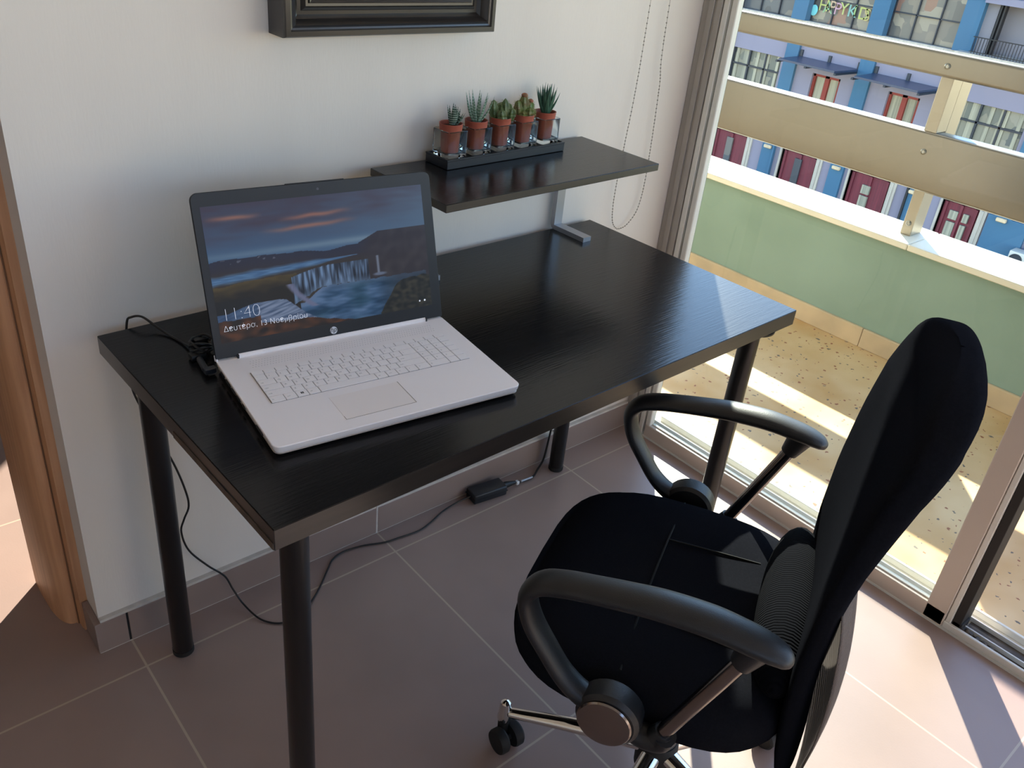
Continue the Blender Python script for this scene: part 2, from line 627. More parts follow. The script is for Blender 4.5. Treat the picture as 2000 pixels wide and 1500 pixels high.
# baseboard along the back wall, with its grout lines, wrapping the free end
b = bmesh.new()
for x0, x1 in ((-0.083, -0.022), (-0.0175, 0.583), (0.5875, 1.187), (1.1915, 1.505)):
    box(b, x0, x1, 0.018, WY, 0.002, 0.080, 0.0008, 1)
box(b, -0.083, -0.071, WY, 0.098, 0.002, 0.080, 0.0008, 1)
bb = structure('baseboard_back', b, M['base'])
b = bmesh.new()
box(b, -0.071, 1.505, 0.0195, WY, 0.080, 0.0865)
for x in (-0.0222, 0.583, 1.187):
    if x > 0:
        box(b, x, x + 0.0045, 0.0185, WY, 0.0, 0.0865)
box(b, -0.081, 1.505, 0.0190, WY, 0.0, 0.0022)
g = obj('grout_line', b, M['grout'], bb, False)
obj('open_joint', B(-0.0222, -0.0175, 0.0200, 0.0215, 0.002, 0.082), M['rubber'], bb, False)

# wooden door lining around the free end of the wall (rounded nose, bead, groove)
d1 = structure('door_1')
prof = [(-0.071, 0.100), (-0.086, 0.100), (-0.088, 0.113), (-0.0885, 0.127), (-0.0925, 0.1275), (-0.0925, 0.131)]
for k in range(13):
    t = k / 12
    a = t * PI * 0.5
    prof.append((-0.0925 - 0.030 * math.sin(a) ** 0.8 - 0.004 * t, 0.131 + 0.085 * (1 - math.cos(a))))
prof += [(-0.1285, 0.262), (-0.1285, 0.300), (-0.071, 0.300)]
b = bmesh.new()
prism(b, prof, 0, 2.12)
obj('door_lining', b, M['wood'], d1)
b = bmesh.new()
prism(b, [(-1.05 + (-0.071 - x), y) for x, y in prof][::-1], 0, 2.12)
obj('door_lining', b, M['wood'], d1)
obj('door_head', B(-1.02, -0.10, 0.10, 0.30, 2.07, 2.12, 0.004), M['wood'], d1)
obj('lining_bead', tube(bmesh.new(), [(-0.0895, 0.1285, 0.0), (-0.0895, 0.1285, 2.07)], 0.0024, 8), M['wood_dark'], d1)

# ------------------------------------------------------------------ sliding balcony door (window 1)
w1 = structure('window_1')
b = bmesh.new()      # fixed jamb with grooves, against the back wall
box(b, 1.512, 1.585, -0.034, WY, 0, 2.32, 0.002, 1)
box(b, 1.508, 1.512, -0.030, -0.014, 0, 2.32, 0.001, 1)
box(b, 1.508, 1.512, -0.006, 0.010, 0, 2.32, 0.001, 1)
obj('jamb', b, M['alu_grey'], w1)
b = bmesh.new()
box(b, 1.508, 1.560, -0.0495, -0.0345, 0, 2.32, 0.0015, 1)
obj('jamb_lip', b, M['alu_white'], w1)
obj('gasket', B(1.530, 1.556, -0.0565, -0.0497, 0.01, 2.30), M['gasket'], w1)
b = bmesh.new()      # sill track running the whole opening
box(b, 1.506, 1.640, -4.2, WY, -0.02, 0.006)
box(b, 1.508, 1.517, -4.2, -1.016, 0.006, 0.024, 0.0015, 1)
box(b, 1.541, 1.545, -4.2, -0.035, 0.006, 0.020)
box(b, 1.585, 1.589, -4.2, -0.035, 0.006, 0.020)
box(b, 1.615, 1.625, -4.2, -0.035, 0.006, 0.024, 0.0015, 1)
obj('sill_track', b, M['alu_white'], w1)
obj('track_dirt', B(1.518, 1.584, -4.2, -1.055, 0.0062, 0.0085), M['track'], w1)
obj('head_track', B(1.508, 1.625, -4.2, WY, 2.27, 2.32, 0.002, 1), M['alu_frame'], w1)
# closed leaf in front of the desk
lf = obj('sliding_leaf', box(box(bmesh.new(), XW, 1.532, -1.014, -0.058, 0.0, 0.046, 0.002, 1), XW, 1.532, -1.014, -0.058, 2.22, 2.268, 0.002, 1), M['alu_frame'], w1)
b = bmesh.new()
box(b, XW + 0.001, 1.531, -0.0745, -0.0572, 0.008, 2.268, 0.002, 1)
obj('stile', b, M['alu_white'], lf)
b = bmesh.new()
box(b, XW, 1.538, -1.016, -0.967, 0.006, 2.268, 0.002, 1)
obj('stile', b, M['alu_frame'], lf)
b = bmesh.new()
box(b, 1.512, 1.545, -1.030, -1.017, 0.006, 2.268, 0.002, 1)
obj('interlock', b, M['alu_white'], lf)
b = bmesh.new()
box(b, 1.516, 1.582, -1.050, -1.031, 0.006, 2.268, 0.001, 1)
box(b, 1.516, 1.560, -1.055, -1.031, 0.006, 0.035, 0.002, 1)
obj('brush_seal', b, M['gasket'], lf)
obj('bottom_bead', B(1.5195, 1.531, -0.966, -0.076, 0.046, 0.050, 0.001, 1), M['alu_white'], lf)
b = bmesh.new()
box(b, 1.5225, 1.5285, -0.968, -0.0735, 0.050, 2.222)
obj('pane', b, M['pane'], lf)
b = bmesh.new()      # roller carriage at the corner of the leaf
for i in range(6):
    y = -1.052 - 0.017 * i
    box(b, 1.518 + 0.004 * (i % 2), 1.534, y - 0.010, y, 0.007, 0.024 - 0.002 * i, 0.002, 1)
ball(b, (1.524, -1.066, 0.024), 0.006)
ball(b, (1.523, -1.110, 0.018), 0.005)
obj('roller_carriage', b, M['track'], w1)
# second leaf, pushed back behind the camera side
b = bmesh.new()
box(b, 1.560, 1.588, -4.15, -3.2, 0.008, 0.052, 0.002, 1)
box(b, 1.560, 1.588, -4.15, -3.2, 2.22, 2.268, 0.002, 1)
box(b, 1.560, 1.588, -3.25, -3.2, 0.008, 2.268, 0.002, 1)
box(b, 1.560, 1.588, -4.15, -4.10, 0.008, 2.268, 0.002, 1)
obj('outer_leaf', b, M['alu_frame'], w1)

# next room's window
w2 = structure('window_2')
b = bmesh.new()
box(b, 1.53, 1.59, 1.70, 1.74, 0, 2.2)
box(b, 1.53, 1.59, 2.30, 2.34, 0, 2.2)
box(b, 1.53, 1.59, 1.74, 2.30, 2.15, 2.2)
box(b, 1.53, 1.59, 1.74, 2.30, 0, 0.04)
obj('window_frame', b, M['alu_frame'], w2)

# roller-blind chain hanging on the wall by the window
def chain_pts():
    pts = []
    L = [(1.300, 2.25), (1.300, 1.25), (1.298, 1.05), (1.290, 0.92), (1.284, 0.83), (1.283, 0.76), (1.291, 0.712), (1.310, 0.690),
         (1.328, 0.687), (1.350, 0.694), (1.378, 0.722), (1.390, 0.762), (1.394, 0.82), (1.392, 0.92), (1.385, 1.05), (1.369, 1.25), (1.366, 2.25)]
    return smooth_path([(x, 0.018, z) for x, z in L], 40)


b = bmesh.new()
pp = chain_pts()
acc = 0
tube(b, pp[::8], 0.0006, 5)
last = pp[0]
for p in pp:
    acc += (p - last).length
    last = p
    if acc > 0.0075 and p.z < 1.45:
        acc = 0
        bmesh.ops.create_icosphere(b, subdivisions=1, radius=0.0021, matrix=Matrix.Translation(p))
ch = obj('blind_chain', b, M['chain'])
ch['label'] = 'thin grey beaded blind chain hanging in a loop on the white wall beside the window'
ch['category'] = 'blind chain'

# ================================================================== TERRACE
M['terrazzo'].node_tree.nodes['Principled BSDF'].inputs['Specular IOR Level'].default_value = 0.3
structure('balcony_floor', B(1.64, 2.95, -4.6, 3.6, -0.14, 0.0), M['terrazzo'])
bw = structure('balcony_wall', B(2.74, 2.93, -4.6, 3.6, -0.14, 0.432), M['green'])
b = bmesh.new()
for y0 in [-4.6 + 0.9 * i for i in range(9)]:
    box(b, 2.726, 2.74, y0 + 0.001, y0 + 0.899, 0.0, 0.078, 0.002, 1)
structure('baseboard_balcony', b, M['marble'])
b = bmesh.new()
for y0 in (-4.6, -3.3, -2.0, -0.165, 1.1, 2.4):
    y1 = {-4.6: -3.302, -3.3: -2.002, -2.0: -0.167, -0.165: 1.098, 1.1: 2.398, 2.4: 3.6}[y0]
    box(b, 2.705, 2.955, y0, y1, 0.432, 0.455, 0.003, 1)
structure('trim_1', b, M['cap'])

rl = thing('balcony_railing', 'aluminium balcony railing with two wide boards bolted to posts on the green parapet', 'railing', (2.80, -0.1, 0.455))


def rel(bm, o):
    bm.transform(Matrix.Translation(-Vector(o.location)))
    return bm


b = bmesh.new()
box(b, 2.722, 2.798, -4.5, 3.5, 0.640, 0.842, 0.012, 3)
obj('middle_board', rel(b, rl), M['rail'], rl)
b = bmesh.new()
box(b, 2.688, 2.725, -4.5, 3.5, 1.026, 1.104, 0.012, 3)
obj('top_rail', rel(b, rl), M['rail'], rl)
for yc in (-3.9, -2.0, -0.105, 1.8, 3.3):
    b = bmesh.new()
    box(b, 2.800, 2.885, yc - 0.020, yc + 0.020, 0.455, 1.075, 0.002, 1)
    p = obj('post', rel(b, rl), M['post'], rl)
    b = bmesh.new()
    box(b, 2.725, 2.800, yc - 0.020, yc + 0.024, 0.842, 1.075, 0.002, 1)
    obj('post_bracket', rel(b, rl), M['post'], rl)
    for z, xx in ((0.500, 2.800), (0.775, 2.722), (1.062, 2.688)):
        b = bmesh.new()
        lathe(b, [(0.0105, xx + 0.001), (0.0105, xx - 0.002), (0.006, xx - 0.0045), (0.0055, xx - 0.0025), (0.001, xx - 0.0020)], 16, (0, yc, z), 'x')
        obj('bolt', rel(b, rl), M['bolt'], p)

# ================================================================== BUILDING ACROSS THE STREET
SF = 1.81          # facade kept in proportion to its distance


def fy(v):
    return CAM.y + (v - CAM.y) * SF


def fz(v):
    return CAM.z + (v - CAM.z) * SF


FX = -0.3431 + 12.3431 * SF
GZ = fz(-3.05)
structure('street_ground', B(2.95, FX + 12, -30, 60, GZ - 0.3, GZ), M['asphalt'])
bd = thing('apartment_building', 'violet building across the street with blue pilasters and burgundy doors', 'building', (FX, fy(4.9), GZ))


def fb(name, m, y0, y1, z0, z1, x0, x1, parent=None, bm=None, label=None, r=0.0):
    """box on the facade given in facade units; x is metres out of the wall plane (negative = towards us)"""
    b = bmesh.new() if bm is None else bm
    box(b, FX + x0, FX + x1, fy(min(y0, y1)), fy(max(y0, y1)), fz(z0), fz(z1), r, 1)
    if bm is not None:
        return bm
    return obj(name, rel(b, bd), m, parent or bd, False, label)


MOD = 1.235
PC = 4.905         # centre of a pilaster
# wall in pieces, leaving the openings
bays = range(-4, 7)
b = bmesh.new()
fb('', None, PC - 5 * MOD, PC + 7 * MOD, -0.50, 0.07, 0, 0.3, bm=b)       # band between the storeys
fb('', None, PC - 5 * MOD, PC + 7 * MOD, 1.25, 1.75, 0, 0.3, bm=b)
fb('', None, PC - 5 * MOD, PC + 7 * MOD, -1.80, -1.50, 0, 0.3, bm=b)
fb('', None, PC - 5 * MOD, PC + 7 * MOD, 1.75, 2.6, 0.0, 0.3, bm=b)
obj('wall', rel(b, bd), M['violet'], bd, False)
obj('building_body', rel(box(bmesh.new(), FX + 0.32, FX + 9, fy(PC - 5 * MOD), fy(PC + 7 * MOD), GZ, fz(2.6)), bd), M['grey_wall'], bd, False)
b = bmesh.new()
fb('', None, PC - 5 * MOD, PC + 7 * MOD, 0.045, 0.085, -0.18, 0.02, bm=b)
obj('ledge', rel(b, bd), M['stone'], bd, False)


def muntins(b, y0, y1, z0, z1, ny, nz, t=0.012, x0=-0.02, x1=0.06):
    for i in range(ny + 1):
        y = y0 + (y1 - y0) * i / ny
        fb('', None, y - t, y + t, z0, z1, x0, x1, bm=b)
    for z in nz:
        fb('', None, y0, y1, z - t, z + t, x0, x1, bm=b)


for k in bays:
    pc = PC + k * MOD
    # pilaster on every module line, upper and lower parts
    fb('pilaster', M['blue'], pc - 0.125, pc + 0.115, 0.085, 1.75, -0.22, 0.02)
    fb('pilaster', M['blue'], pc - 0.110, pc + 0.110, -1.80, 0.045, -0.10, 0.02)
    y0, y1 = pc + 0.115, pc + MOD - 0.125
    # upper storey windows
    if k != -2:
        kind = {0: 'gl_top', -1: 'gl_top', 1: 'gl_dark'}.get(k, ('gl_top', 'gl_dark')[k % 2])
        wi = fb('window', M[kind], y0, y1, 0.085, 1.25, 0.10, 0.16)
        b = bmesh.new()
        muntins(b, y0, y1, 0.085, 1.25, 3, (0.405, 0.85), 0.008, 0.04, 0.11)
        obj('window_bars', rel(b, bd), M['darkmetal'], wi, False)
    else:
        # recessed balcony with an iron railing
        fb('recess_wall', M['grey_wall'], y0, y1, 0.085, 1.25, 0.55, 0.6)
        fb('recess_side', M['grey_wall'], y1 - 0.15, y1, 0.085, 1.25, -0.05, 0.55)
        fb('recess_soffit', M['violet'], y0, y1, 0.70, 0.78, -0.3, 0.6)
        fb('balcony_slab', M['stone'], y0 - 0.2, y1 + 0.12, 0.045, 0.105, -0.55, 0.55)
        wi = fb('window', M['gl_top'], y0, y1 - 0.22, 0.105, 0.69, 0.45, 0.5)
        b = bmesh.new()
        muntins(b, y0, y1 - 0.22, 0.105, 0.69, 2, (0.42,), 0.009, 0.38, 0.46)
        obj('window_bars', rel(b, bd), M['darkmetal'], wi, False)
        b = bmesh.new()
        fb('', None, y0 - 0.15, y1 - 0.05, 0.300, 0.310, -0.52, -0.48, bm=b)
        fb('', None, y0 - 0.15, y1 - 0.05, 0.125, 0.133, -0.52, -0.48, bm=b)
        yy = y0 - 0.15
        while yy < y1 - 0.05:
            fb('', None, yy, yy + 0.005, 0.105, 0.31, -0.51, -0.49, bm=b)
            yy += 0.038
        obj('balcony_railing', rel(b, bd), M['iron'], bd, False)
        for yy in (y1 - 0.19, y1 - 0.235):
            fb('drain_pipe', M['iron'], yy, yy + 0.022, 0.105, 0.70, -0.1, 0.05)
    # middle storey
    if k in (0, -1, 3, -4):
        rw0, rw1 = (y0 + 0.245, y0 + 0.715)
        # wall around the small red window
        b = bmesh.new()
        fb('', None, y0 - 0.01, rw0, -1.50, -0.50, 0, 0.3, bm=b)
        fb('', None, rw1, y1 + 0.02, -1.50, -0.50, 0, 0.3, bm=b)
        fb('', None, rw0, rw1, -0.61, -0.50, 0, 0.3, bm=b)
        fb('', None, rw0, rw1, -1.50, -1.30, 0, 0.3, bm=b)
        obj('wall', rel(b, bd), M['violet'], bd, False)
        wi = fb('window', M['curtain'], rw0, rw1, -1.30, -0.61, 0.16, 0.2)
        b = bmesh.new()
        t = 0.035
        for u0, u1 in ((rw0, rw0 + t * 1.3), (rw1 - t, rw1), ((rw0 + rw1) / 2 - t, (rw0 + rw1) / 2 + t)):
            fb('', None, u0, u1, -1.30, -0.61, 0.08, 0.17, bm=b)
        fb('', None, rw0, rw1, -0.65, -0.61, 0.08, 0.17, bm=b)
        fb('', None, rw0, rw1, -1.30, -1.25, 0.08, 0.17, bm=b)
        obj('window_frame', rel(b, bd), M['redwood'], wi, False)
        # glazed awning on three brackets
        b = bmesh.new()
        ya, yb = y0 + 0.01, y1 - 0.02
        vs = [(FX, fy(ya - 0.02), fz(-0.445)), (FX, fy(yb + 0.02), fz(-0.445)), (FX - 1.15, fy(yb - 0.02), fz(-0.445)), (FX - 1.15, fy(ya + 0.02), fz(-0.445))]
        lo = [bm_v for bm_v in [b.verts.new(v) for v in vs]]
        hi = [b.verts.new((v[0], v[1], v[2] + 0.05)) for v in vs]
        b.faces.new(lo[::-1])
        b.faces.new(hi)
        for i in range(4):
            b.faces.new((lo[i], lo[(i + 1) % 4], hi[(i + 1) % 4], hi[i]))
        aw = obj('awning', rel(b, bd), M['slate'], bd, False, 'dark slate awning panel over the small red window')
        for yy in (ya, (ya + yb) / 2, yb):
            b = bmesh.new()
            box(b, FX - 1.17, FX + 0.02, fy(yy) - 0.03, fy(yy) + 0.03, fz(-0.445) - 0.05, fz(-0.445) + 0.0)
            box(b, FX - 0.05, FX + 0.02, fy(yy) - 0.04, fy(yy) + 0.04, fz(-0.445) - 0.05, fz(-0.445) + 0.22)
            obj('awning_bracket', rel(b, bd), M['darkmetal'], aw, False)
    else:
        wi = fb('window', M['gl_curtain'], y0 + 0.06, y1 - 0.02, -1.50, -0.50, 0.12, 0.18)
        fb('wall', M['violet'], y0 - 0.01, y0 + 0.06, -1.50, -0.50, 0, 0.3)
        b = bmesh.new()
        muntins(b, y0 + 0.06, y1 - 0.02, -1.50, -0.50, 3, (-0.74, -1.1), 0.013, 0.05, 0.13)
        obj('window_bars', rel(b, bd), M['darkmetal'], wi, False)
        b = bmesh.new()
        for j in range(5):
            yy = y0 + 0.12 + j * 0.19
            fb('', None, yy, yy + 0.05 + 0.05 * (j % 2), -1.48, -0.51, 0.09, 0.115, bm=b)
        obj('curtain', rel(b, bd), M['curtain'], wi, False)

# ground storey: doors with stone surrounds
doors = [(6.585, 7.26, 0), (5.278, 5.911, 0), (4.055, 4.708, 1), (2.749, 3.268, 2), (1.45, 2.0, 0), (0.2, 0.8, 1), (7.9, 8.5, 0), (9.1, 9.75, 1)]
edges = sorted(doors)
b = bmesh.new()
prev = PC - 5 * MOD
for y0, y1, kd in edges:
    fb('', None, prev, y0, -3.05, -1.80, 0, 0.3, bm=b)
    prev = y1
fb('', None, prev, PC + 7 * MOD, -3.05, -1.80, 0, 0.3, bm=b)
obj('wall', rel(b, bd), M['violet'], bd, False)
for y0, y1, kd in edges:
    dr = fb('door', M['burg'], y0, y1, -3.05, -1.83, 0.12, 0.2)
    b = bmesh.new()
    fb('', None, y0 - 0.10, y0, -3.05, -1.80, -0.05, 0.12, bm=b)
    fb('', None, y0 - 0.06, y0 - 0.03, -3.05, -1.80, -0.08, 0.0, bm=b)
    fb('', None, y1, y1 + 0.03, -3.05, -1.80, -0.05, 0.12, bm=b)
    obj('door_surround', rel(b, bd), M['stone'], dr, False)
    b = bmesh.new()
    for u in (y0 + 0.04, (y0 + y1) / 2 - 0.02, y1 - 0.06):
        fb('', None, u, u + 0.035, -3.05, -1.83, 0.06, 0.13, bm=b)
    obj('door_moulding', rel(b, bd), M['burg'], dr, False)
    ym = (y0 + y1) / 2
    if kd == 2:
        pan = [(ym + 0.02, ym + 0.14, -2.05, -1.93), (ym + 0.02, ym + 0.14, -2.6, -2.09), (ym - 0.13, ym - 0.055, -2.05, -1.93), (ym - 0.13, ym - 0.055, -2.6, -2.09)]
    elif kd == 1:
        pan = [(ym - 0.03, ym + 0.10, -2.10, -1.97), (ym - 0.03, ym + 0.10, -2.75, -2.13)]
    else:
        pan = [(ym - 0.04, ym + 0.08, -2.75, -1.90)]
    b = bmesh.new()
    for u0, u1, z0, z1 in pan:
        fb('', None, u0, u1, z0, z1, 0.045, 0.10, bm=b)
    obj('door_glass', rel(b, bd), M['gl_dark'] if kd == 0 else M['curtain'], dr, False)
for k in range(-3, 5):
    pc = PC + k * MOD
    if k == -2:
        fb('pilaster', M['blue'], 2.10, 2.62, -3.05, -1.80, -0.10, 0.02)
    else:
        fb('pilaster', M['blue'], pc - 0.105, pc + 0.12, -3.05, -1.80, -0.10, 0.02)
    b = bmesh.new()
    box(b, FX - 0.2, FX - 0.1, fy(pc) - 0.12, fy(pc) + 0.12, fz(-1.855), fz(-1.80), 0.02, 1)
    obj('pilaster_bracket', rel(b, bd), M['marble'], bd, False)
fb('drain_pipe', M['blue'], 6.02, 6.045, -3.05, -1.5, -0.16, -0.10)
fb('drain_pipe', M['iron'], 3.745, 3.775, -3.05, -1.5, -0.16, -0.10)

# lettering painted inside the second upper window
cols = [(176, 178, 104), (134, 168, 128), (186, 158, 130), (178, 140, 152), (168, 174, 108), (186, 182, 164), (124, 166, 156), (146, 170, 112), (184, 168, 112)]
let = [('H', 0), ('A', 1), ('P', 2), ('P', 3), ('Y', 4), (' ', 0), ('K', 6), ('I', 7), ('D', 0), ('S', 8)]
yy = 5.93
Rf = Matrix(((0, 0, -1, 0), (-1, 0, 0, 0), (0, 1, 0, 0), (0, 0, 0, 1)))   # text facing -x
ltm = [mat('paint_%d' % i, c, rough=0.8) for i, c in enumerate(cols)]
lb = bmesh.new()
for i, (c, ci) in enumerate(let):
    if c == ' ':
        yy -= 0.05
        continue
    tb = text_bm(c, 0.42)
    zc = 0.235 + (0.012, -0.008, 0.006, -0.004, 0.010, 0, 0.0, 0.008, -0.006, -0.014)[i] - 0.0 * i
    merge(lb, tb, Matrix.Translation(Vector((FX + 0.025, fy(yy), fz(zc)))) @ Rf, ci)
    yy -= 0.085
obj('lettering', rel(lb, bd), ltm, bd, False, 'pastel hand-painted HAPPY KIDS lettering on the window')
bl = bmesh.new()
ball(bl, (FX + 0.02, fy(5.985), fz(0.235)), 0.12, 16, 12, (0.1, 0.9, 1.15))
obj('painted_balloon', rel(bl, bd), mat('teal_paint', (110, 190, 196), rough=0.7), bd)

ac = thing('air_conditioner', 'white outdoor air conditioner unit on the blue wall across the street', 'air conditioner', (FX - 0.5, fy(2.0), fz(-2.33)))
b = bmesh.new()
box(b, FX - 0.52, FX - 0.16, fy(1.80), fy(2.135), fz(-2.32), fz(-2.10), 0.02, 2)
obj('casing', rel(b, ac), M['ac'], ac)
b = bmesh.new()
lathe(b, [(0.155, FX - 0.525), (0.155, FX - 0.545), (0.135, FX - 0.545), (0.13, FX - 0.53), (0.03, FX - 0.53), (0.03, FX - 0.55), (0.001, FX - 0.55)], 24, (0, fy(2.035), fz(-2.21)), 'x')
obj('fan_grille', rel(b, ac), M['darkmetal'], ac)
b = bmesh.new()
box(b, FX - 0.5, FX - 0.08, fy(2.10), fy(2.12), fz(-2.34), fz(-2.32))
box(b, FX - 0.5, FX - 0.08, fy(1.83), fy(1.85), fz(-2.34), fz(-2.32))
obj('bracket', rel(b, ac), M['iron'], ac)

# ================================================================== DESK
DH = 0.7335
DT = 0.034
DY = -0.0142
DR = 0.024
dk = thing('desk', 'black-brown rectangular desk with round black legs standing against the white wall', 'desk', (0, DY, 0), DR)
b = bmesh.new()
box(b, 0, 1.2, -0.6, 0, DH - DT, DH, 0.0012, 1)
b.faces.ensure_lookup_table()
b.normal_update()
for f in b.faces:
    if abs(f.normal.z) < 0.5:
        f.material_index = 1
dtop = obj('desktop', b, [M['desk'], M['desk_edge']], dk, True)
b = bmesh.new()      # worn lower strip of the left edge
box(b, -0.0010, 0.001, -0.598, -0.30, DH - DT + 0.001, DH - DT + 0.012)
obj('edge_wear', b, M['desk_worn'], dtop, False)
for lx, ly in ((0.055, -0.055), (1.158, -0.045), (0.060, -0.538), (1.118, -0.556)):
    b = bmesh.new()
    lathe(b, [(0.0200, 0.012), (0.0205, 0.014), (0.0205, DH - DT - 0.008)], 28, (lx, ly, 0))
    lg = obj('leg', b, M['leg'], dk)
    b = bmesh.new()
    lathe(b, [(0.0195, 0.0), (0.0212, 0.002), (0.0212, 0.013), (0.0200, 0.0135)], 28, (lx, ly, 0))
    obj('foot', b, M['rubber'], lg)
    b = bmesh.new()
    lathe(b, [(0.030, DH - DT - 0.008), (0.046, DH - DT - 0.004), (0.046, DH - DT)], 28, (lx, ly, 0))
    obj('mounting_plate', b, M['leg'], lg)

# ------------------------------------------------------------------ raised shelf on two brackets
SZ = 0.9488
ST = 0.0155
SR = 0.030
sh = thing('raised_shelf', 'small black-brown shelf raised above the desk on silver brackets', 'shelf', (0.5404, 0.0035, DH), SR)
b = bmesh.new()
box(b, 0, 0.595, -0.237, 0, SZ - ST - DH, SZ - DH, 0.001, 1)
b.normal_update()
for f in b.faces:
    if abs(f.normal.z) < 0.5:
        f.material_index = 1
obj('shelf_board', b, [M['desk'], M['desk_edge']], sh)
for bx in (0.085, 0.538):
    b = bmesh.new()
    hz = SZ - ST - DH
    wd = 0.013
    # bent flat bar: foot on the desk, upright, sloping shoulder, arm under the shelf
    outer = [(-0.112, 0.0), (-0.012, 0.0), (-0.004, 0.004), (-0.001, 0.012), (-0.001, hz), (-0.120, hz)]
    inner = [(-0.120, hz - 0.008), (-0.044, hz - 0.008), (-0.013, hz - 0.036), (-0.013, 0.011), (-0.112, 0.011)]
    prism(b, outer + inner, bx - wd, bx + wd, 'x')
    obj('bracket', b, M['bracket'], sh, False)

# ------------------------------------------------------------------ tray, glass cubes and five plants
e1 = Vector((math.cos(0.040), math.sin(0.040), 0))
TO = Vector((0.668, 0.0000, SZ))
tr = thing('wooden_tray', 'narrow black tray on the raised shelf carrying the row of plants', 'tray', TO, 0.040)
b = bmesh.new()
box(b, 0, 0.332, -0.070, 0, 0.0005, 0.017, 0.001, 1)
obj('tray_board', b, M['tray'], tr)
tr_edge = bmesh.new()
for bx in ((0, 0.332, -0.070, -0.066), (0, 0.332, -0.004, 0), (0, 0.004, -0.066, -0.004), (0.328, 0.332, -0.066, -0.004)):
    box(tr_edge, bx[0], bx[1], bx[2], bx[3], 0.017, 0.020)
obj('tray_rim', tr_edge, M['tray'], tr, False)


def place(u, v, z):
    n = Vector((-e1.y, e1.x, 0))
    return TO + e1 * u + n * v + Vector((0, 0, z))


def leaf(bm, base, d, length, width, bend=0.3, curl=None, n=7, mi=0, keel=0.5):
    """pointed fleshy leaf: lens-shaped section tapering along a bent spine"""
    d = Vector(d).normalized()
    hor = Vector((d.x, d.y, 0))
    hor = hor.normalized() if hor.length > 1e-4 else Vector((1, 0, 0))
    pts = []
    p = Vector(base)
    cur = d.copy()
    st = length / n
    for i in range(n + 1):
        pts.append(p.copy())
        cur = (cur + Vector((0, 0, 1)) * bend / n - hor * (bend * 0.35 / n)).normalized()
        p = p + cur * st
    side = Vector((0, 0, 1)).cross(hor).normalized()
    W = []
    for i in range(n + 1):
        t = i / n
        W.append(max(width * (0.75 + 0.6 * t * (1 - t) * 2) * (1 - t ** 1.7) + 0.0002, 0.0002))
    tube(bm, pts, W, 8, up=side, mi=mi, ry=[x * keel for x in W])


def make_pot(loc, tiltless=True, label='', zbase=0.0):
    t = thing('potted_plant', label, 'potted plant', loc, 0.040, 'small plants in a row on the black tray')
    b = bmesh.new()
    lathe(b, [(0.0165, 0.0), (0.0172, 0.0008), (0.0208, 0.042), (0.0224, 0.0425), (0.0236, 0.0555), (0.0240, 0.0562), (0.0236, 0.0568),
              (0.0220, 0.0562), (0.0205, 0.044), (0.0200, 0.042)], 32, cap=False)
    lathe(b, [(0.0165, 0.0), (0.0002, 0.0)], 32, cap=False)
    obj('pot', b, M['terracotta'], t)
    b = bmesh.new()
    lathe(b, [(0.0212, 0.0490), (0.012, 0.0505), (0.0005, 0.0512)], 20, cap=False)
    obj('soil', b, M['soil'], t)
    return t


cube_bm = bmesh.new()


def cube_holder(loc, label):
    t = bmesh.new()
    s, hh, th, fl, rr = 0.0255, 0.053, 0.0024, 0.0075, 0.005

    def ring(a, z, r):
        pts = []
        for cx, cy, a0 in ((1, 1, 0), (-1, 1, 90), (-1, -1, 180), (1, -1, 270)):
            for k in range(4):
                an = math.radians(a0 + k * 30)
                pts.append((cx * (a - r) + r * math.cos(an), cy * (a - r) + r * math.sin(an), z))
        return pts
    rings = [ring(s - 0.002, 0, rr), ring(s, 0.002, rr), ring(s, hh - 0.001, rr), ring(s - 0.0008, hh, rr - 0.0008), ring(s - th + 0.0006, hh, rr - 0.0012),
             ring(s - th, hh - 0.001, rr - 0.0018), ring(s - th, fl + 0.003, rr - 0.0018), ring(s - th - 0.002, fl + 0.0006, 0.0025), ring(s - 0.014, fl, 0.002)]
    vr = loft(t, rings, cap=True)
    o = obj('glass_cube', t, M['glass'])
    o.location = loc
    o.rotation_euler = (0, 0, 0.040)
    o['label'] = label
    o['category'] = 'glass holder'
    o['group'] = 'square glass holders on the black tray'
    return o


cz = 0.0172
ctr = [(0.0330 + 0.0660 * i, -0.0345) for i in range(5)]
ords = ['the leftmost potted succulent, nearest the laptop', 'the pale spiky aloe, second from the laptop', 'the clumped olive cactus in the middle of the tray',
        'the bright green cactus, second from the window', 'the tall dark aloe, nearest the window']
for i, (u, v) in enumerate(ctr):
    cube_holder(place(u, v, cz), 'clear square glass cube holding ' + ords[i])

plabels = ['small terracotta pot with a short striped succulent leaning right, nearest the laptop',
           'small terracotta pot with a pale aloe of thin spreading spiky leaves, second from the laptop',
           'small terracotta pot with a clumped olive-green cactus, middle of the five on the tray',
           'small terracotta pot with a bright green brown-topped cactus, second from the window end',
           'small terracotta pot with a tall upright dark green aloe, nearest the window']
pots = [make_pot(place(u, v, cz + 0.0085), label=plabels[i]) for i, (u, v) in enumerate(ctr)]
# 1 haworthia: short banded leaves, most upright, some lying to the right
b = bmesh.new()
rnd = random.Random(3)
for k in range(9):
    a = k * 2.4
    leaf(b, (0.005 + 0.004 * math.cos(a), 0.001 + 0.004 * math.sin(a), 0.050), (0.28 * math.cos(a), 0.28 * math.sin(a), 1), 0.034 + 0.014 * rnd.random(), 0.0044, 0.2)
for k, (dx, dy, L) in enumerate(((1, -0.2, 0.022), (0.9, -0.6, 0.024), (0.8, 0.3, 0.026), (0.5, -0.9, 0.019), (1.0, 0.05, 0.018))):
    leaf(b, (0.009, -0.002, 0.050), (dx, dy, 0.9), L * 1.35, 0.0038, 0.5)
obj('leaves', b, M['haworthia'], pots[0])
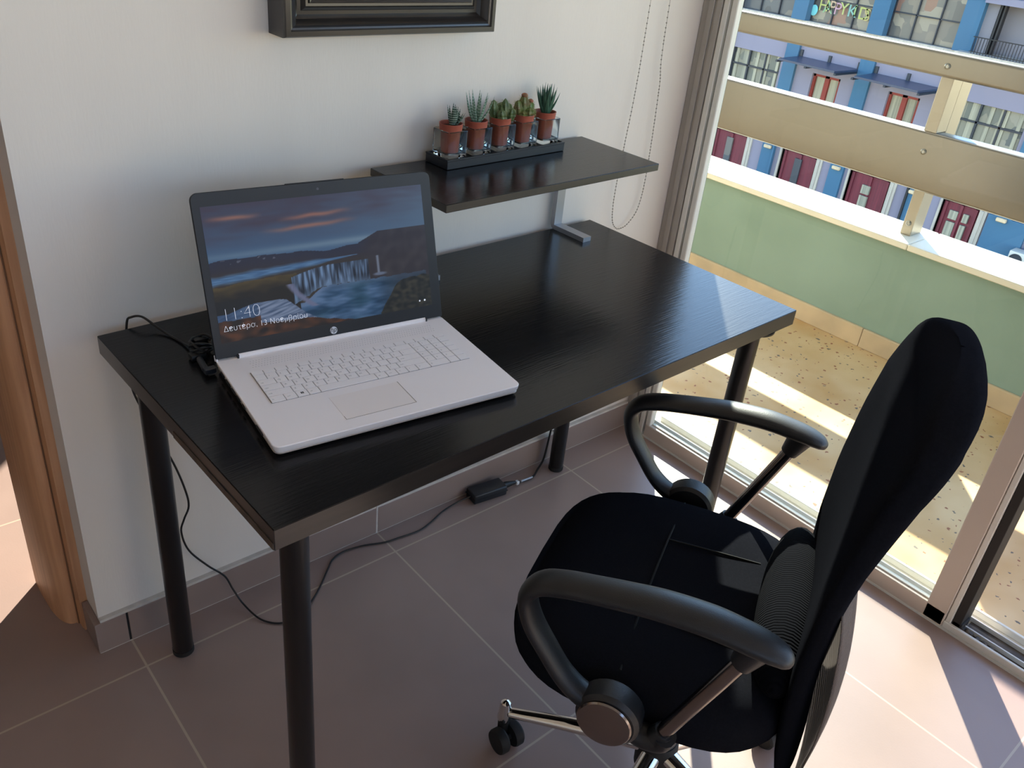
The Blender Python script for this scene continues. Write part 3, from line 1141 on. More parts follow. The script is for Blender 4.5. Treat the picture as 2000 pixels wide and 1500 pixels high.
# 2 pale aloe: long thin arching leaves
b = bmesh.new()
for k in range(12):
    a = k * 2.399 + 0.4
    sp = 0.25 + 0.075 * k
    L = 0.056 + 0.012 * rnd.random()
    leaf(b, (0.004 * math.cos(a), 0.004 * math.sin(a), 0.049), (sp * math.cos(a), sp * math.sin(a), 1), L, 0.0040, 0.7 if k > 4 else 0.2, n=8)
obj('leaves', b, M['aloe_pale'], pots[1])


# 3 and 4 cacti: lumpy ribbed columns with areoles
def cactus(par, m, stems, seed, gx=1.0, gz=1.0):
    b = bmesh.new()
    s = bmesh.new()
    rn = random.Random(seed)
    for (x, y, h, r, tx, ty) in [(q[0] * gx, q[1] * gx, q[2] * gz, q[3] * gx, q[4] * gx, q[5] * gx) for q in stems]:
        n = 9
        ribs = 6
        rings = []
        for i in range(n + 1):
            t = i / n
            rad = r * (0.75 + 0.5 * math.sin(PI * min(t * 0.9 + 0.12, 1))) * (1 if t < 0.7 else math.sqrt(max(1 - ((t - 0.7) / 0.3) ** 2, 0.002)))
            rad *= 1 + 0.10 * math.sin(t * 22 + x * 900)
            ring = []
            for k in range(24):
                a = 2 * PI * k / 24
                rr = rad * (1 + 0.16 * math.cos(ribs * a + 2 * t) + 0.06 * noise.noise(Vector((x * 300 + math.cos(a) * 2, y * 300 + math.sin(a) * 2, t * 6))))
                ring.append((x + tx * t + rr * math.cos(a), y + ty * t + rr * math.sin(a), 0.049 + h * t))
            rings.append(ring)
        loft(b, rings)
        for i in range(2, n):
            t = i / n
            rad = r * 1.18 * (1 if t < 0.7 else math.sqrt(max(1 - ((t - 0.7) / 0.3) ** 2, 0.02)))
            for k in range(ribs):
                a = 2 * PI * k / ribs - 2 * t / ribs
                c = Vector((x + tx * t + rad * math.cos(a), y + ty * t + rad * math.sin(a), 0.049 + h * t))
                for q in range(3):
                    d = Vector((math.cos(a) + rn.uniform(-.6, .6), math.sin(a) + rn.uniform(-.6, .6), rn.uniform(-.3, .8))).normalized()
                    tube(s, [c, c + d * 0.0036], [0.00022, 0.00005], 4)
    c = obj('cactus_body', b, m, par)
    obj('spines', s, M['spine'], c)
    return c


cactus(pots[2], M['cactus'], [(0.000, 0.001, 0.026, 0.0085, 0.001, 0), (-0.011, 0.003, 0.030, 0.0062, -0.004, 0), (0.004, -0.006, 0.032, 0.0055, 0.000, 0.002),
                              (0.012, 0.000, 0.024, 0.0072, 0.004, 0), (0.010, -0.009, 0.019, 0.0066, 0.004, -0.003), (-0.005, -0.009, 0.018, 0.0060, -0.003, -0.002)], 5, 1.25, 1.42)
c4 = cactus(pots[3], M['cactus2'], [(0.000, 0.001, 0.044, 0.0078, -0.001, 0), (-0.010, 0.002, 0.034, 0.0065, -0.004, 0), (0.010, -0.002, 0.032, 0.0066, 0.003, 0),
                                    (0.003, -0.009, 0.022, 0.0066, 0.001, -0.002), (-0.007, -0.007, 0.016, 0.0060, 0, 0), (0.013, -0.006, 0.018, 0.0058, 0.002, 0)], 9, 1.2, 1.08)
b = bmesh.new()
ball(b, (-0.001, 0.001, 0.0945), 0.0072, 10, 8, (1, 1, 0.7))
ball(b, (0.0155, -0.002, 0.0825), 0.0060, 10, 8, (1, 1, 0.7))
ball(b, (0.0065, -0.006, 0.078), 0.0030, 8, 6, (1, 1, 0.8))
obj('cactus_tops', b, mat('russet_cactus_top', (150, 84, 62), rough=0.7, rgb2=(104, 88, 52), scale=200), pots[3], label='russet-brown tops')
# 5 aloe: dense upright rosette
b = bmesh.new()
for k in range(22):
    a = k * 2.399
    sp = 0.10 + 0.035 * k
    L = 0.064 - 0.0006 * k + 0.006 * rnd.random()
    leaf(b, (0.004 * math.cos(a), 0.004 * math.sin(a), 0.049), (sp * math.cos(a), sp * math.sin(a), 1), L, 0.0054, 0.45, n=8)
obj('leaves', b, M['aloe_green'], pots[4])

# ================================================================== PICTURE FRAME
pf = thing('picture_frame', 'black moulded picture frame on the wall above the laptop', 'picture frame', (0.58, WY, 1.20))
x0, x1, z0, z1 = 0.353, 0.801, 1.196, 1.80
FD = 0.058        # depth off the wall


def mitre(b, prof, x0, x1, z0, z1):
    """prof: (inset, depth) going from the outer back edge inwards"""
    rings = []
    for ins, dep in prof:
        rings.append([(x0 + ins, WY - dep, z0 + ins), (x1 - ins, WY - dep, z0 + ins), (x1 - ins, WY - dep, z1 - ins), (x0 + ins, WY - dep, z1 - ins)])
    rings.append(rings[0])
    loft(b, rings, cap=False)
    return b


prof = [(0, 0.001), (0.0, FD - 0.008), (0.001, FD - 0.003), (0.003, FD), (0.011, FD + 0.001), (0.013, FD - 0.003), (0.016, FD - 0.004), (0.020, FD - 0.0015), (0.024, FD - 0.006),
        (0.028, FD - 0.016), (0.034, FD - 0.021), (0.040, FD - 0.020), (0.046, FD - 0.013), (0.0475, FD - 0.016), (0.052, FD - 0.016), (0.0535, FD - 0.012),
        (0.057, FD - 0.014), (0.058, FD - 0.019), (0.063, FD - 0.019), (0.064, FD - 0.016), (0.067, FD - 0.017), (0.068, FD - 0.030), (0.068, 0.001)]
b = mitre(bmesh.new(), prof, x0, x1, z0, z1)
b.transform(Matrix.Translation(-Vector(pf.location)))
obj('frame_moulding', b, M['frame'], pf, True, angle=25)
b = B(x0 + 0.066, x1 - 0.066, WY - 0.030, WY - 0.004, z0 + 0.066, z1 - 0.066)
b.transform(Matrix.Translation(-Vector(pf.location)))
obj('picture', b, M['canvas'], pf, False)

# ================================================================== LAPTOP
LA = -0.1247
LW, LD, LZ = 0.4089, 0.2722, 0.753
le = Vector((math.cos(LA), math.sin(LA), 0))
ln = Vector((-le.y, le.x, 0))
LO = Vector((0.1163, -0.214, 0)) - LD * ln
LO.z = DH
lt = thing('laptop', 'open white laptop with a black screen bezel on the left half of the desk', 'laptop', LO, LA)
zt = LZ - DH       # top of the base above the desk


def rounded(b, x0, x1, y0, y1, z0, z1, r, taper=0.0, n=6, mi=0):
    rings = []
    for z, ins in ((z0, taper + 0.0015), (z0 + 0.0015, taper), ((z0 + z1) / 2, taper * 0.3), (z1 - 0.0010, 0), (z1, 0.0008)):
        ring = []
        for cx, cy, a0 in ((x1 - r, y1 - r, 0), (x0 + r, y1 - r, 90), (x0 + r, y0 + r, 180), (x1 - r, y0 + r, 270)):
            for k in range(n + 1):
                an = math.radians(a0 + 90 * k / n)
                ring.append((cx + (r - ins) * math.cos(an), cy + (r - ins) * math.sin(an), z))
        rings.append(ring)
    loft(b, rings, mi=mi)
    return b


b = bmesh.new()
rounded(b, 0, LW, 0, LD, 0.0045, zt, 0.012, 0.004)
base = obj('base', b, M['lap_white'], lt)
b = bmesh.new()      # underside seam and side ports
rounded(b, 0.002, LW - 0.002, 0.002, LD - 0.002, 0.003, 0.0075, 0.011, 0.003)
obj('underside', b, M['lap_side'], lt)
b = bmesh.new()
for y0, y1 in ((0.225, 0.240), (0.195, 0.214), (0.170, 0.186), (0.148, 0.163), (0.126, 0.136), (0.05, 0.075)):
    box(b, -0.0004, 0.002, y0, y1, 0.0095, 0.0135)
obj('side_ports', b, M['port'], base, False)
b = bmesh.new()
for x, y in ((0.03, 0.03), (LW - 0.03, 0.03), (0.03, LD - 0.03), (LW - 0.03, LD - 0.03)):
    box(b, x - 0.015, x + 0.015, y - 0.005, y + 0.005, 0.0, 0.0045, 0.001, 1)
obj('rubber_feet', b, M['rubber'], base, False)
# keyboard: shallow well and separate keys
kx0, kx1, ky0, ky1 = 0.036, 0.3765, 0.1095, 0.2065
kb = obj('keyboard', B(kx0, kx1, ky0, ky1, zt - 0.0004, zt + 0.0002), mat('keyboard_deck', (228, 221, 219), rough=0.5), lt, False)
rows = [
    [1, 1, 1, 1, 1, 1, 1, 1, 1, 1, 1, 1, 1, 1, 1, 1, 1, 1],
    [1, 1, 1, 1, 1, 1, 1, 1, 1, 1, 1, 1, 1, 2, 1, 1, 1, 1],
    [1.5, 1, 1, 1, 1, 1, 1, 1, 1, 1, 1, 1, 1, 1.5, 1, 1, 1, 1],
    [1.75, 1, 1, 1, 1, 1, 1, 1, 1, 1, 1, 1, 2.25, 1, 1, 1, 1],
    [2.25, 1, 1, 1, 1, 1, 1, 1, 1, 1, 1, 2.75, 1, 1, 1, 1],
    [1.25, 1, 1, 1, 5.25, 1, 1, 1, 1, 1.25, 2, 1, 1],
]
legends = [['esc'] + ['f%d' % i for i in range(1, 13)] + ['ins', 'prt', 'del', 'hm', 'end'],
           list('`1234567890-=') + ['bk', 'nl', '/', '*', '-'],
           ['tab'] + list('QWERTYUIOP[]\\') + ['7', '8', '9', '+'],
           ['caps'] + list("ASDFGHJKL;'") + ['enter', '4', '5', '6', ''],
           ['shift'] + list('ZXCVBNM,./') + ['shift', '1', '2', '3', ''],
           ['fn', 'ctrl', 'WIN', 'alt', '', 'alt', 'ctrl', '<', '^', '>', '0', '.', '']]
hts = [0.0115, 0.0171, 0.0171, 0.0171, 0.0171, 0.0171]
ytop = ky1
pitch = (kx1 - kx0) / 18.75
rowlen = [sum(r) for r in rows]
for ri, r in enumerate(rows):
    sx = (kx1 - kx0) / sum(r)
    x = kx0
    hgt = hts[ri]
    for ki, wd in enumerate(r):
        w_ = wd * sx
        b = bmesh.new()
        g_ = 0.0011
        tall = 0.0
        box(b, x + g_ / 2, x + w_ - g_ / 2, ytop - hgt + g_ / 2, ytop - g_ / 2, zt + 0.0003, zt + 0.0017, 0.0004, 1)
        lg_ = legends[ri][ki] if ki < len(legends[ri]) else ''
        if lg_ == 'WIN':
            cx_, cy_ = x + w_ / 2, ytop - hgt / 2
            for ddx in (-0.0023, 0.0003):
                for ddy in (-0.0023, 0.0003):
                    box(b, cx_ + ddx, cx_ + ddx + 0.0021, cy_ + ddy, cy_ + ddy + 0.0021, zt + 0.0016, zt + 0.00185, mi=1)
        elif lg_ and ri != 0:
            t_ = text_bm(lg_, 0.0052 if len(lg_) == 1 else 0.0036)
            merge(b, t_, Matrix.Translation((x + 0.0035, ytop - hgt * 0.62, zt + 0.00178)), 2)
        obj('key', b, [M['lap_key'], M['port'], M['legend']], kb, False)
        x += w_
    ytop -= hgt
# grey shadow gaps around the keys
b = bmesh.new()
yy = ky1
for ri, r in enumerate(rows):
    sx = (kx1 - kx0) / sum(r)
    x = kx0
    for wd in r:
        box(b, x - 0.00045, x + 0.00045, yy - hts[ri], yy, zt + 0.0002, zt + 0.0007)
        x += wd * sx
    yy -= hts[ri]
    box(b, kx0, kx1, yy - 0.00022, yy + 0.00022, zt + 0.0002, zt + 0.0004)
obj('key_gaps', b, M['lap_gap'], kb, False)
# touchpad with left and right click line
tp = obj('touchpad', B(0.117, 0.2315, 0.025, 0.0905, zt - 0.0002, zt + 0.0003, 0.0), mat('touchpad', (246, 236, 230), rough=0.35), lt, False)
b = bmesh.new()
for a in ((0.2310, 0.2320, 0.025, 0.0905), (0.1168, 0.1174, 0.025, 0.034), (0.117, 0.2315, 0.0247, 0.0250)):
    box(b, a[0], a[1], a[2], a[3], zt + 0.0001, zt + 0.0005)
obj('touchpad_groove', b, mat('groove', (156, 146, 134), rough=0.6), tp, False)
# speaker grille: rows of fine pits above the keyboard
b = bmesh.new()
for i in range(70):
    for j in range(4):
        x = 0.045 + i * 0.0047 + (j % 2) * 0.0023
        y = 0.2215 + j * 0.0065
        box(b, x, x + 0.0012, y, y + 0.0012, zt - 0.0001, zt + 0.00012)
obj('speaker_grille', b, mat('grille_pits', (196, 188, 186), rough=0.6), base, False)
# hinge bar
b = bmesh.new()
tube(b, [(0.036, 0.2640, zt + 0.0015), (0.3735, 0.2640, zt + 0.0015)], 0.0052, 16, up=(0, 0, 1))
hb = obj('hinge_bar', b, M['lap_white'], lt)
b = bmesh.new()
box(b, 0.3735, 0.3760, 0.2580, 0.2700, zt, zt + 0.006)
box(b, 0.0335, 0.0360, 0.2580, 0.2700, zt, zt + 0.006)
obj('hinge_gap', b, M['port'], hb, False)

# lid: tilted back, built in its own plane then turned
TH = 0.2987
LH = 0.2618
hinge = Matrix.Translation((0, LD - 0.012, zt)) @ Matrix.Rotation(-TH, 4, 'X') @ Matrix.Rotation(PI / 2, 4, 'X')
# local (x right, y up the lid, z towards the viewer)


def lidobj(name, b, m, par, smooth=True, label=None):
    b.transform(hinge)
    return obj(name, b, m, par, smooth, label)


b = bmesh.new()
rings = []
for z, ins in ((-0.0062, 0.003), (-0.0052, 0.0), (-0.0012, 0.0), (-0.0002, 0.0008)):
    ring = []
    r = 0.012
    for cx, cy, a0, rr in ((LW - r, LH - r, 0, r), (r, LH - r, 90, r), (0.003, 0.006, 180, 0.003), (LW - 0.003, 0.006, 270, 0.003)):
        for k in range(7):
            an = math.radians(a0 + 15 * k)
            ring.append((cx + (rr - ins * min(1, rr / 0.004)) * math.cos(an), cy + (rr - ins * min(1, rr / 0.004)) * math.sin(an), z))
    rings.append(ring)
loft(b, rings)
box(b, 0.150, 0.250, LH - 0.0005, LH + 0.0012, -0.0052, -0.0010, 0.0005, 1)
lid = lidobj('lid', b, M['lap_black'], lt)
b = bmesh.new()
box(b, 0.0, 0.0025, 0.0, 0.004, -0.006, 0.0002)
box(b, -0.001, 0.002, 0.0005, 0.010, -0.0062, -0.0050)
lidobj('lid_back_edge', b, M['lap_white'], lid, False)
b = bmesh.new()
lathe(b, [(0.0022, 0.0), (0.0022, 0.0003), (0.0010, 0.0004), (0.0001, 0.0004)], 12, (0.2024, 0.2505, -0.0001))
lidobj('webcam', b, mat('webcam', (70, 66, 72), rough=0.3), lid)


# display picture: a river falling into a wide pool at dusk
def nz2(x, y, s, k=0.0):
    return noise.noise(Vector((x * s, y * s, k)))


def mixc(a, b, t):
    t = max(0.0, min(1.0, t))
    return tuple(a[i] * (1 - t) + b[i] * t for i in range(3))


def picture(s, t):
    """s left to right, t top to bottom, returns sRGB 0-255"""
    asp = 1.77
    x = s * asp
    hill = 0.405 - 0.012 * math.sin(s * 9) - 0.02 * nz2(x, 0, 5, 3)
    if s > 0.66:
        hill = min(hill, 0.40 - 0.075 * min(1, (s - 0.66) / 0.10) - 0.01 * nz2(x, 0, 3, 8))
    if t < hill:
        c = mixc((66, 66, 86), (70, 100, 136), t / 0.38)
        c = mixc(c, (92, 118, 146), max(0, s - 0.45) * 1.3)
        n = nz2(x * 0.8, t * 3.2, 3.1, 1) + 0.5 * nz2(x * 0.9, t * 5, 7, 4)
        up = max(0, 1 - t / 0.33)
        c = mixc(c, (70, 62, 80), (n * 1.5 + 0.55) * up * (1.15 - s * 0.75))
        for (y0, k, a, b_) in ((0.22, -0.05, 0.22, 0.68), (0.145, -0.06, 0.30, 0.66), (0.10, 0.0, 0.0, 0.25)):
            ly = y0 + k * (s - 0.4) + 0.01 * nz2(x, 0, 6, y0 * 9)
            wv = math.exp(-((t - ly) / 0.016) ** 2) * (1 if a < s < b_ else 0) * math.sin(PI * (s - a) / (b_ - a)) if a < s < b_ else 0
            c = mixc(c, (176, 118, 98), wv * 0.75)
        c = mixc(c, (150, 172, 186), math.exp(-((t - 0.37) / 0.025) ** 2) * 0.4 * (0.6 + s))
        return c
    # far hills and plain
    river_top = 0.565 - 0.14 * s + 0.008 * nz2(x, 0, 9, 2)
    lip = 0.560 - 0.055 * s
    c = mixc((42, 46, 66), (50, 48, 58), (t - hill) / 0.1)
    if nz2(x, t * 2, 26, 5) > 0.42 and hill + 0.004 < t < 0.43 and s < 0.5:
        c = mixc(c, (120, 124, 140), 0.6)
    if t > 0.47:
        c = mixc(c, (58, 52, 46), (t - 0.47) / 0.08)
    if s > 0.66:
        e_ = min(1, (s - 0.66) / 0.06)
        c = mixc(c, mixc((50, 46, 54), (66, 62, 68), 0.3 + nz2(x, t, 14, 6)), e_ * 0.85)
    # river on the plateau
    rw = 0.035 * (1 - s * 0.9) + 0.012
    rc = 0.545 - 0.09 * s
    rwid = rw * (1 + 0.4 * nz2(x, 0, 8, 7)) * max(0, min(1, (0.66 - s) / 0.25))
    if s < 0.66 and abs(t - rc) < rwid:
        c = mixc(c, mixc((96, 134, 176), (60, 96, 140), 0.5 + nz2(x * 0.7, t * 9, 14, 9)), min(1, 1.6 * (1 - abs(t - rc) / rwid)) )
    # ledge, left
    led = 0.585 + 0.02 * nz2(x, 0, 6, 3) - 0.08 * s
    if s < 0.36 and t > led:
        c = mixc((84, 72, 44), (36, 34, 30), (t - led) / 0.10 + 0.3 * nz2(x, t * 3, 12, 4))
    # falls along the lip
    if 0.335 < s < 0.70:
        top = 0.545 + 0.05 * (abs(s - 0.55) / 0.2) ** 2 * (1 if s < 0.55 else 0.1) - 0.01
        bot = 0.70 + 0.10 * max(0, (0.46 - s) / 0.12) + 0.012 * nz2(x, 0, 30, 33)
        if top < t < bot:
            st = nz2(x, t * 0.15, 42, 2) + 0.5 * nz2(x, t * 0.1, 90, 3)
            c = mixc((34, 40, 52), (116, 146, 186), 0.55 + 1.1 * st - 0.25 * (s > 0.62))
            c = mixc(c, (96, 120, 150), max(0, (t - bot + 0.05) / 0.05) * 0.7)
    if 0.735 < s < 0.755 and 0.52 < t < 0.665:
        c = mixc(c, (120, 130, 150), 1.2 - abs(s - 0.745) / 0.008)
    q_ = ((s - 0.75) / 0.04) ** 2 + ((t - 0.668) / 0.016) ** 2
    if q_ < 1:
        c = mixc(c, (104, 116, 140), 1.3 * (1 - q_))
    # pool
    pl = 0.70 + 0.10 * max(0, min(1, (0.47 - s) / 0.09)) + 0.012 * nz2(x, 0, 16, 30)
    if s > 0.36 + 0.0 and t > pl and s < 0.985:
        sw = nz2(x * 0.9 + 0.3 * t, t * 2.6, 5, 11) + 0.5 * nz2(x, t * 4, 12, 12)
        c = mixc((26, 60, 92), (92, 122, 162), 0.50 + 0.9 * sw)
        c = mixc(c, (36, 78, 92), max(0, nz2(x, t * 2, 4, 13)) * 0.8)
        c = mixc(c, (104, 124, 158), max(0, 1 - abs(t - pl) / 0.05) * 0.6)
        c = mixc(c, (48, 56, 68), 0.7 * max(0, min(1, (s - 0.72) / 0.12)))
    # single fall on the left
    ctr_ = 0.325 + 0.09 * max(0, (t - 0.64) / 0.18) ** 1.4
    if 0.64 < t < 0.84 and abs(s - ctr_) < 0.022:
        c = mixc((112, 118, 150), c, (abs(s - ctr_) / 0.022) ** 2 + 0.15 * nz2(x * 2, t, 30, 31))
    # rapids on the left
    arc = 0.80 - 0.055 * math.sin(max(0, min(1, (s - 0.05) / 0.33)) * PI) + max(0, s - 0.30) * 1.1
    if t > 0.74 and s < 0.47 and t > arc - 0.01:
        fl = nz2(x * 1.2, t * 9 + x * 2, 7, 15)
        c = mixc((52, 72, 104), (130, 146, 176), 0.45 + 0.9 * fl + 0.3 * math.sin(s * 7))
        if s < 0.17:
            c = mixc(c, (46, 74, 112), 0.6)
    elif t > 0.69 and s < 0.16 and t < arc:
        c = mixc(c, (30, 32, 34), 0.8)
    # foreground rocks
    fg = 0.88 + 0.10 * s + 0.015 * nz2(x, 0, 9, 16)
    if s < 0.18:
        fg = 0.845 + 0.02 * nz2(x, 0, 8, 1)
    if s < 0.62 and t > fg + max(0, (s - 0.40)) * 0.30:
        c = mixc((92, 58, 38), (38, 32, 28), 0.5 + 1.2 * nz2(x, t * 1.7, 12, 17))
    rk = 0.74 + 0.26 * max(0, (0.86 - s) / 0.13) ** 1.3 + 0.02 * nz2(x, 0, 12, 18) if s < 0.86 else 0.735 + 0.02 * nz2(x, 0, 12, 18)
    if s > 0.735 and t > rk:
        c = mixc((30, 32, 30), (62, 60, 50), 0.45 + 1.3 * nz2(x, t * 1.7, 20, 19))
    return c


NX, NYp = 420, 238
dx0, dx1, dy0, dy1 = 0.0125, 0.3900, 0.0275, 0.2405
verts = []
colsv = []
for j in range(NYp + 1):
    for i in range(NX + 1):
        s_, t_ = i / NX, 1 - j / NYp
        verts.append(hinge @ Vector((dx0 + (dx1 - dx0) * s_, dy0 + (dy1 - dy0) * j / NYp, 0.0001)))
        c = picture(s_, t_)
        colsv.append(lin(c))
faces = []
for j in range(NYp):
    for i in range(NX):
        a = j * (NX + 1) + i
        faces.append((a, a + 1, a + NX + 2, a + NX + 1))
me = bpy.data.meshes.new('display')
me.from_pydata([tuple(v) for v in verts], [], faces)
at = me.color_attributes.new('picture', 'FLOAT_COLOR', 'POINT')
at.data.foreach_set('color', [x for c in colsv for x in c])
ms = bpy.data.materials.new('lit_display')
ms.use_nodes = True
n_ = ms.node_tree.nodes
l_ = ms.node_tree.links
p_ = n_['Principled BSDF']
p_.inputs['Base Color'].default_value = (0.008, 0.008, 0.01, 1)
p_.inputs['Roughness'].default_value = 0.45
va = n_.new('ShaderNodeVertexColor')
va.layer_name = 'picture'
l_.new(va.outputs[0], p_.inputs['Emission Color'])
p_.inputs['Emission Strength'].default_value = 0.62
p_.inputs['Specular IOR Level'].default_value = 0.25
me.materials.append(ms)
disp = bpy.data.objects.new('display', me)
COL.objects.link(disp)
disp.parent = lid
disp['label'] = 'lit display showing a waterfall at dusk with the time 11:40'


def emi(name, rgb, st):
    m = mat(name, rgb, rough=0.5)
    p = m.node_tree.nodes['Principled BSDF']
    p.inputs['Emission Color'].default_value = lin(rgb)
    p.inputs['Emission Strength'].default_value = st
    return m


M['scr_text'] = emi('display_text', (190, 192, 200), 0.75)
t_ = text_bm('11:40', 0.0300, thin=0.0011, spacing=0.95)
t_.transform(Matrix.Translation((0.0185, 0.0615, 0.0006)))
lidobj('clock_text', t_, M['scr_text'], disp, False)
t_ = text_bm('Δευτέρα, 13 Νοεμβρίου', 0.0128, thin=0.00025)
t_.transform(Matrix.Translation((0.0185, 0.0450, 0.0006)))
lidobj('date_text', t_, M['scr_text'], disp, False)
b = bmesh.new()
ball(b, (0.366, 0.0385, 0.0006), 0.0016, 8, 6, (1, 1, 0.1))
ball(b, (0.376, 0.0385, 0.0006), 0.0018, 8, 6, (1, 1, 0.1))
lidobj('status_icons', b, M['scr_text'], disp)
# round maker's emblem on the lower bezel
b = bmesh.new()
lathe(b, [(0.0064, 0.0), (0.0064, 0.0002), (0.0001, 0.0002)], 28, (0.1995, 0.0150, 0.0))
em = lidobj('emblem', b, M['silver'], lid)
t_ = text_bm('hp', 0.0118, shear=0.35, align='CENTER')
t_.transform(Matrix.Translation((0.1985, 0.0125, 0.00045)))
lidobj('emblem_letters', t_, M['lap_black'], em, False)

# ================================================================== LAPTOP CHARGER AND CABLE
cg = thing('laptop_charger', 'black laptop power adapter on the floor with its cable running up to the desk', 'power adapter', (0.91, -0.02, 0))
CGL = Vector(cg.location)


def cgrel(b):
    b.transform(Matrix.Translation(-CGL))
    return b


mtb = Matrix.Translation((0.913, -0.016, 0.0)) @ Matrix.Rotation(-0.13, 4, 'Z')
b = box(bmesh.new(), -0.052, 0.052, -0.024, 0.022, 0.0005, 0.030, 0.004, 3, mtx=mtb)
obj('adapter_brick', cgrel(b), M['brick'], cg)
b = box(bmesh.new(), -0.054, 0.054, -0.0242, 0.0222, 0.0145, 0.0155, 0.0, 1, mtx=mtb)
obj('brick_seam', cgrel(b), M['cable'], cg, False)
# thin cord from the brick along the wall, behind the front leg, up and over the back of the desk
path = [(0.862, -0.012, 0.016), (0.835, -0.006, 0.010), (0.800, -0.004, 0.004), (0.765, -0.010, 0.003), (0.715, -0.028, 0.003), (0.673, -0.036, 0.003), (0.620, -0.030, 0.003),
        (0.579, -0.024, 0.003), (0.530, -0.005, 0.003), (0.480, 0.003, 0.003), (0.445, -0.006, 0.003), (0.419, -0.028, 0.003), (0.385, -0.060, 0.003), (0.355, -0.085, 0.003), (0.333, -0.100, 0.003),
        (0.300, -0.118, 0.003), (0.254, -0.118, 0.003), (0.222, -0.085, 0.004), (0.208, -0.030, 0.012), (0.196, -0.006, 0.045), (0.183, 0.002, 0.085), (0.150, 0.006, 0.130), (0.115, 0.006, 0.190), (0.104, 0.005, 0.245),
        (0.112, 0.004, 0.275), (0.124, 0.003, 0.305), (0.120, 0.002, 0.350), (0.104, 0.002, 0.420), (0.078, 0.004, 0.500), (0.060, 0.006, 0.560), (0.050, 0.010, 0.610), (0.052, 0.012, 0.680),
        (0.056, 0.006, 0.735), (0.062, -0.002, 0.7475), (0.075, -0.018, 0.752), (0.088, -0.045, 0.742), (0.098, -0.075, 0.7365), (0.106, -0.110, 0.7365), (0.108, -0.135, 0.740)]
b = bmesh.new()
tube(b, smooth_path(path, 6), 0.0021, 8)
obj('cord', cgrel(b), M['cable'], cg)
# thicker mains lead with inlet plug, silver sleeve and tie, leaving behind the rear leg
b = bmesh.new()
pl = [(0.964, -0.024, 0.015), (0.975, -0.0245, 0.015), (0.995, -0.026, 0.013), (1.008, -0.027, 0.011)]
tube(b, pl, [0.010, 0.0095, 0.0065, 0.0045], 12)
obj('inlet_plug', cgrel(b), M['cable'], cg)
b = bmesh.new()
tube(b, smooth_path([(1.005, -0.027, 0.010), (1.03, -0.030, 0.006), (1.07, -0.030, 0.005), (1.105, -0.012, 0.006), (1.135, 0.000, 0.018), (1.150, 0.006, 0.055), (1.165, 0.012, 0.115), (1.18, 0.016, 0.20), (1.19, 0.016, 0.42), (1.175, 0.018, 0.60)], 8), 0.0030, 8)
obj('mains_lead', cgrel(b), M['cable'], cg)
b = bmesh.new()
tube(b, [(1.030, -0.030, 0.0085), (1.062, -0.032, 0.0080)], 0.0034, 10)
ball(b, (1.028, -0.030, 0.0085), 0.0042, 10, 8)
ball(b, (1.064, -0.032, 0.0085), 0.0038, 10, 8)
obj('cable_tie', cgrel(b), M['bracket'], cg)
b = bmesh.new()
box(b, 1.008, 1.019, -0.034, -0.022, 0.003, 0.014, 0.002, 1)
obj('tie_head', cgrel(b), M['white_pl'], cg)
# bunched connector and strap behind the laptop's left hinge
b = bmesh.new()
rn = random.Random(4)
loop = []
for k in range(46):
    a = k * 0.55
    loop.append((0.118 + 0.017 * math.cos(a) + 0.004 * rn.random(), -0.158 + 0.020 * math.sin(a) + 0.003 * rn.random(), 0.741 + 0.010 * (k / 46) + 0.006 * math.sin(a * 1.7) + 0.006))
tube(b, smooth_path(loop, 4), 0.0023, 7)
box(b, 0.094, 0.120, -0.178, -0.160, 0.7345, 0.7455, 0.003, 2)
box(b, 0.112, 0.138, -0.150, -0.132, 0.7345, 0.7565, 0.003, 2)
obj('bundled_cord', cgrel(b), M['cable'], cg)
b = bmesh.new()
tube(b, [(0.104, -0.185, 0.742), (0.098, -0.222, 0.742)], [0.0052, 0.0052], 12)
box(b, 0.094, 0.112, -0.232, -0.221, 0.7375, 0.7470, 0.001, 1)
obj('connector', cgrel(b), M['brick'], cg)

# ================================================================== OFFICE CHAIR
oc = thing('office_chair', 'black swivel office chair with arched armrests and a chrome base, facing the desk', 'office chair', (0.61925, -0.86292, 0), math.radians(27))


def superring(hw, y0, y1, z, e=3.4, n=48, front_r=1.0):
    cy = (y0 + y1) / 2
    hy = (y1 - y0) / 2
    pts = []
    for k in range(n):
        a = 2 * PI * k / n
        c, s = math.cos(a), math.sin(a)
        pts.append((math.copysign(abs(c) ** (2 / e), c) * hw, cy + math.copysign(abs(s) ** (2 / e), s) * hy, z))
    return pts


# seat cushion
b = bmesh.new()
prof = [(0.060, 0.402), (0.030, 0.404), (0.010, 0.415), (0.002, 0.432), (0.0, 0.450), (0.003, 0.468), (0.012, 0.484), (0.026, 0.494), (0.045, 0.500), (0.080, 0.503), (0.130, 0.500), (0.180, 0.497)]
rings = [superring(0.243 - i, -0.178 + i * 0.9, 0.272 - i, z) for i, z in prof]
rings = [[(x, y, z + (0.012 * (-((y - 0.02) / 0.2) ** 2) if z > 0.48 and y > 0.1 else 0)) for x, y, z in r] for r in rings]
loft(b, rings)
seat = obj('seat', b, M['ch_fabric'], oc)
b = bmesh.new()


def seat_z(x, y):
    return 0.5005 + (-0.012 * ((y - 0.02) / 0.2) ** 2 if y > 0.1 else 0)


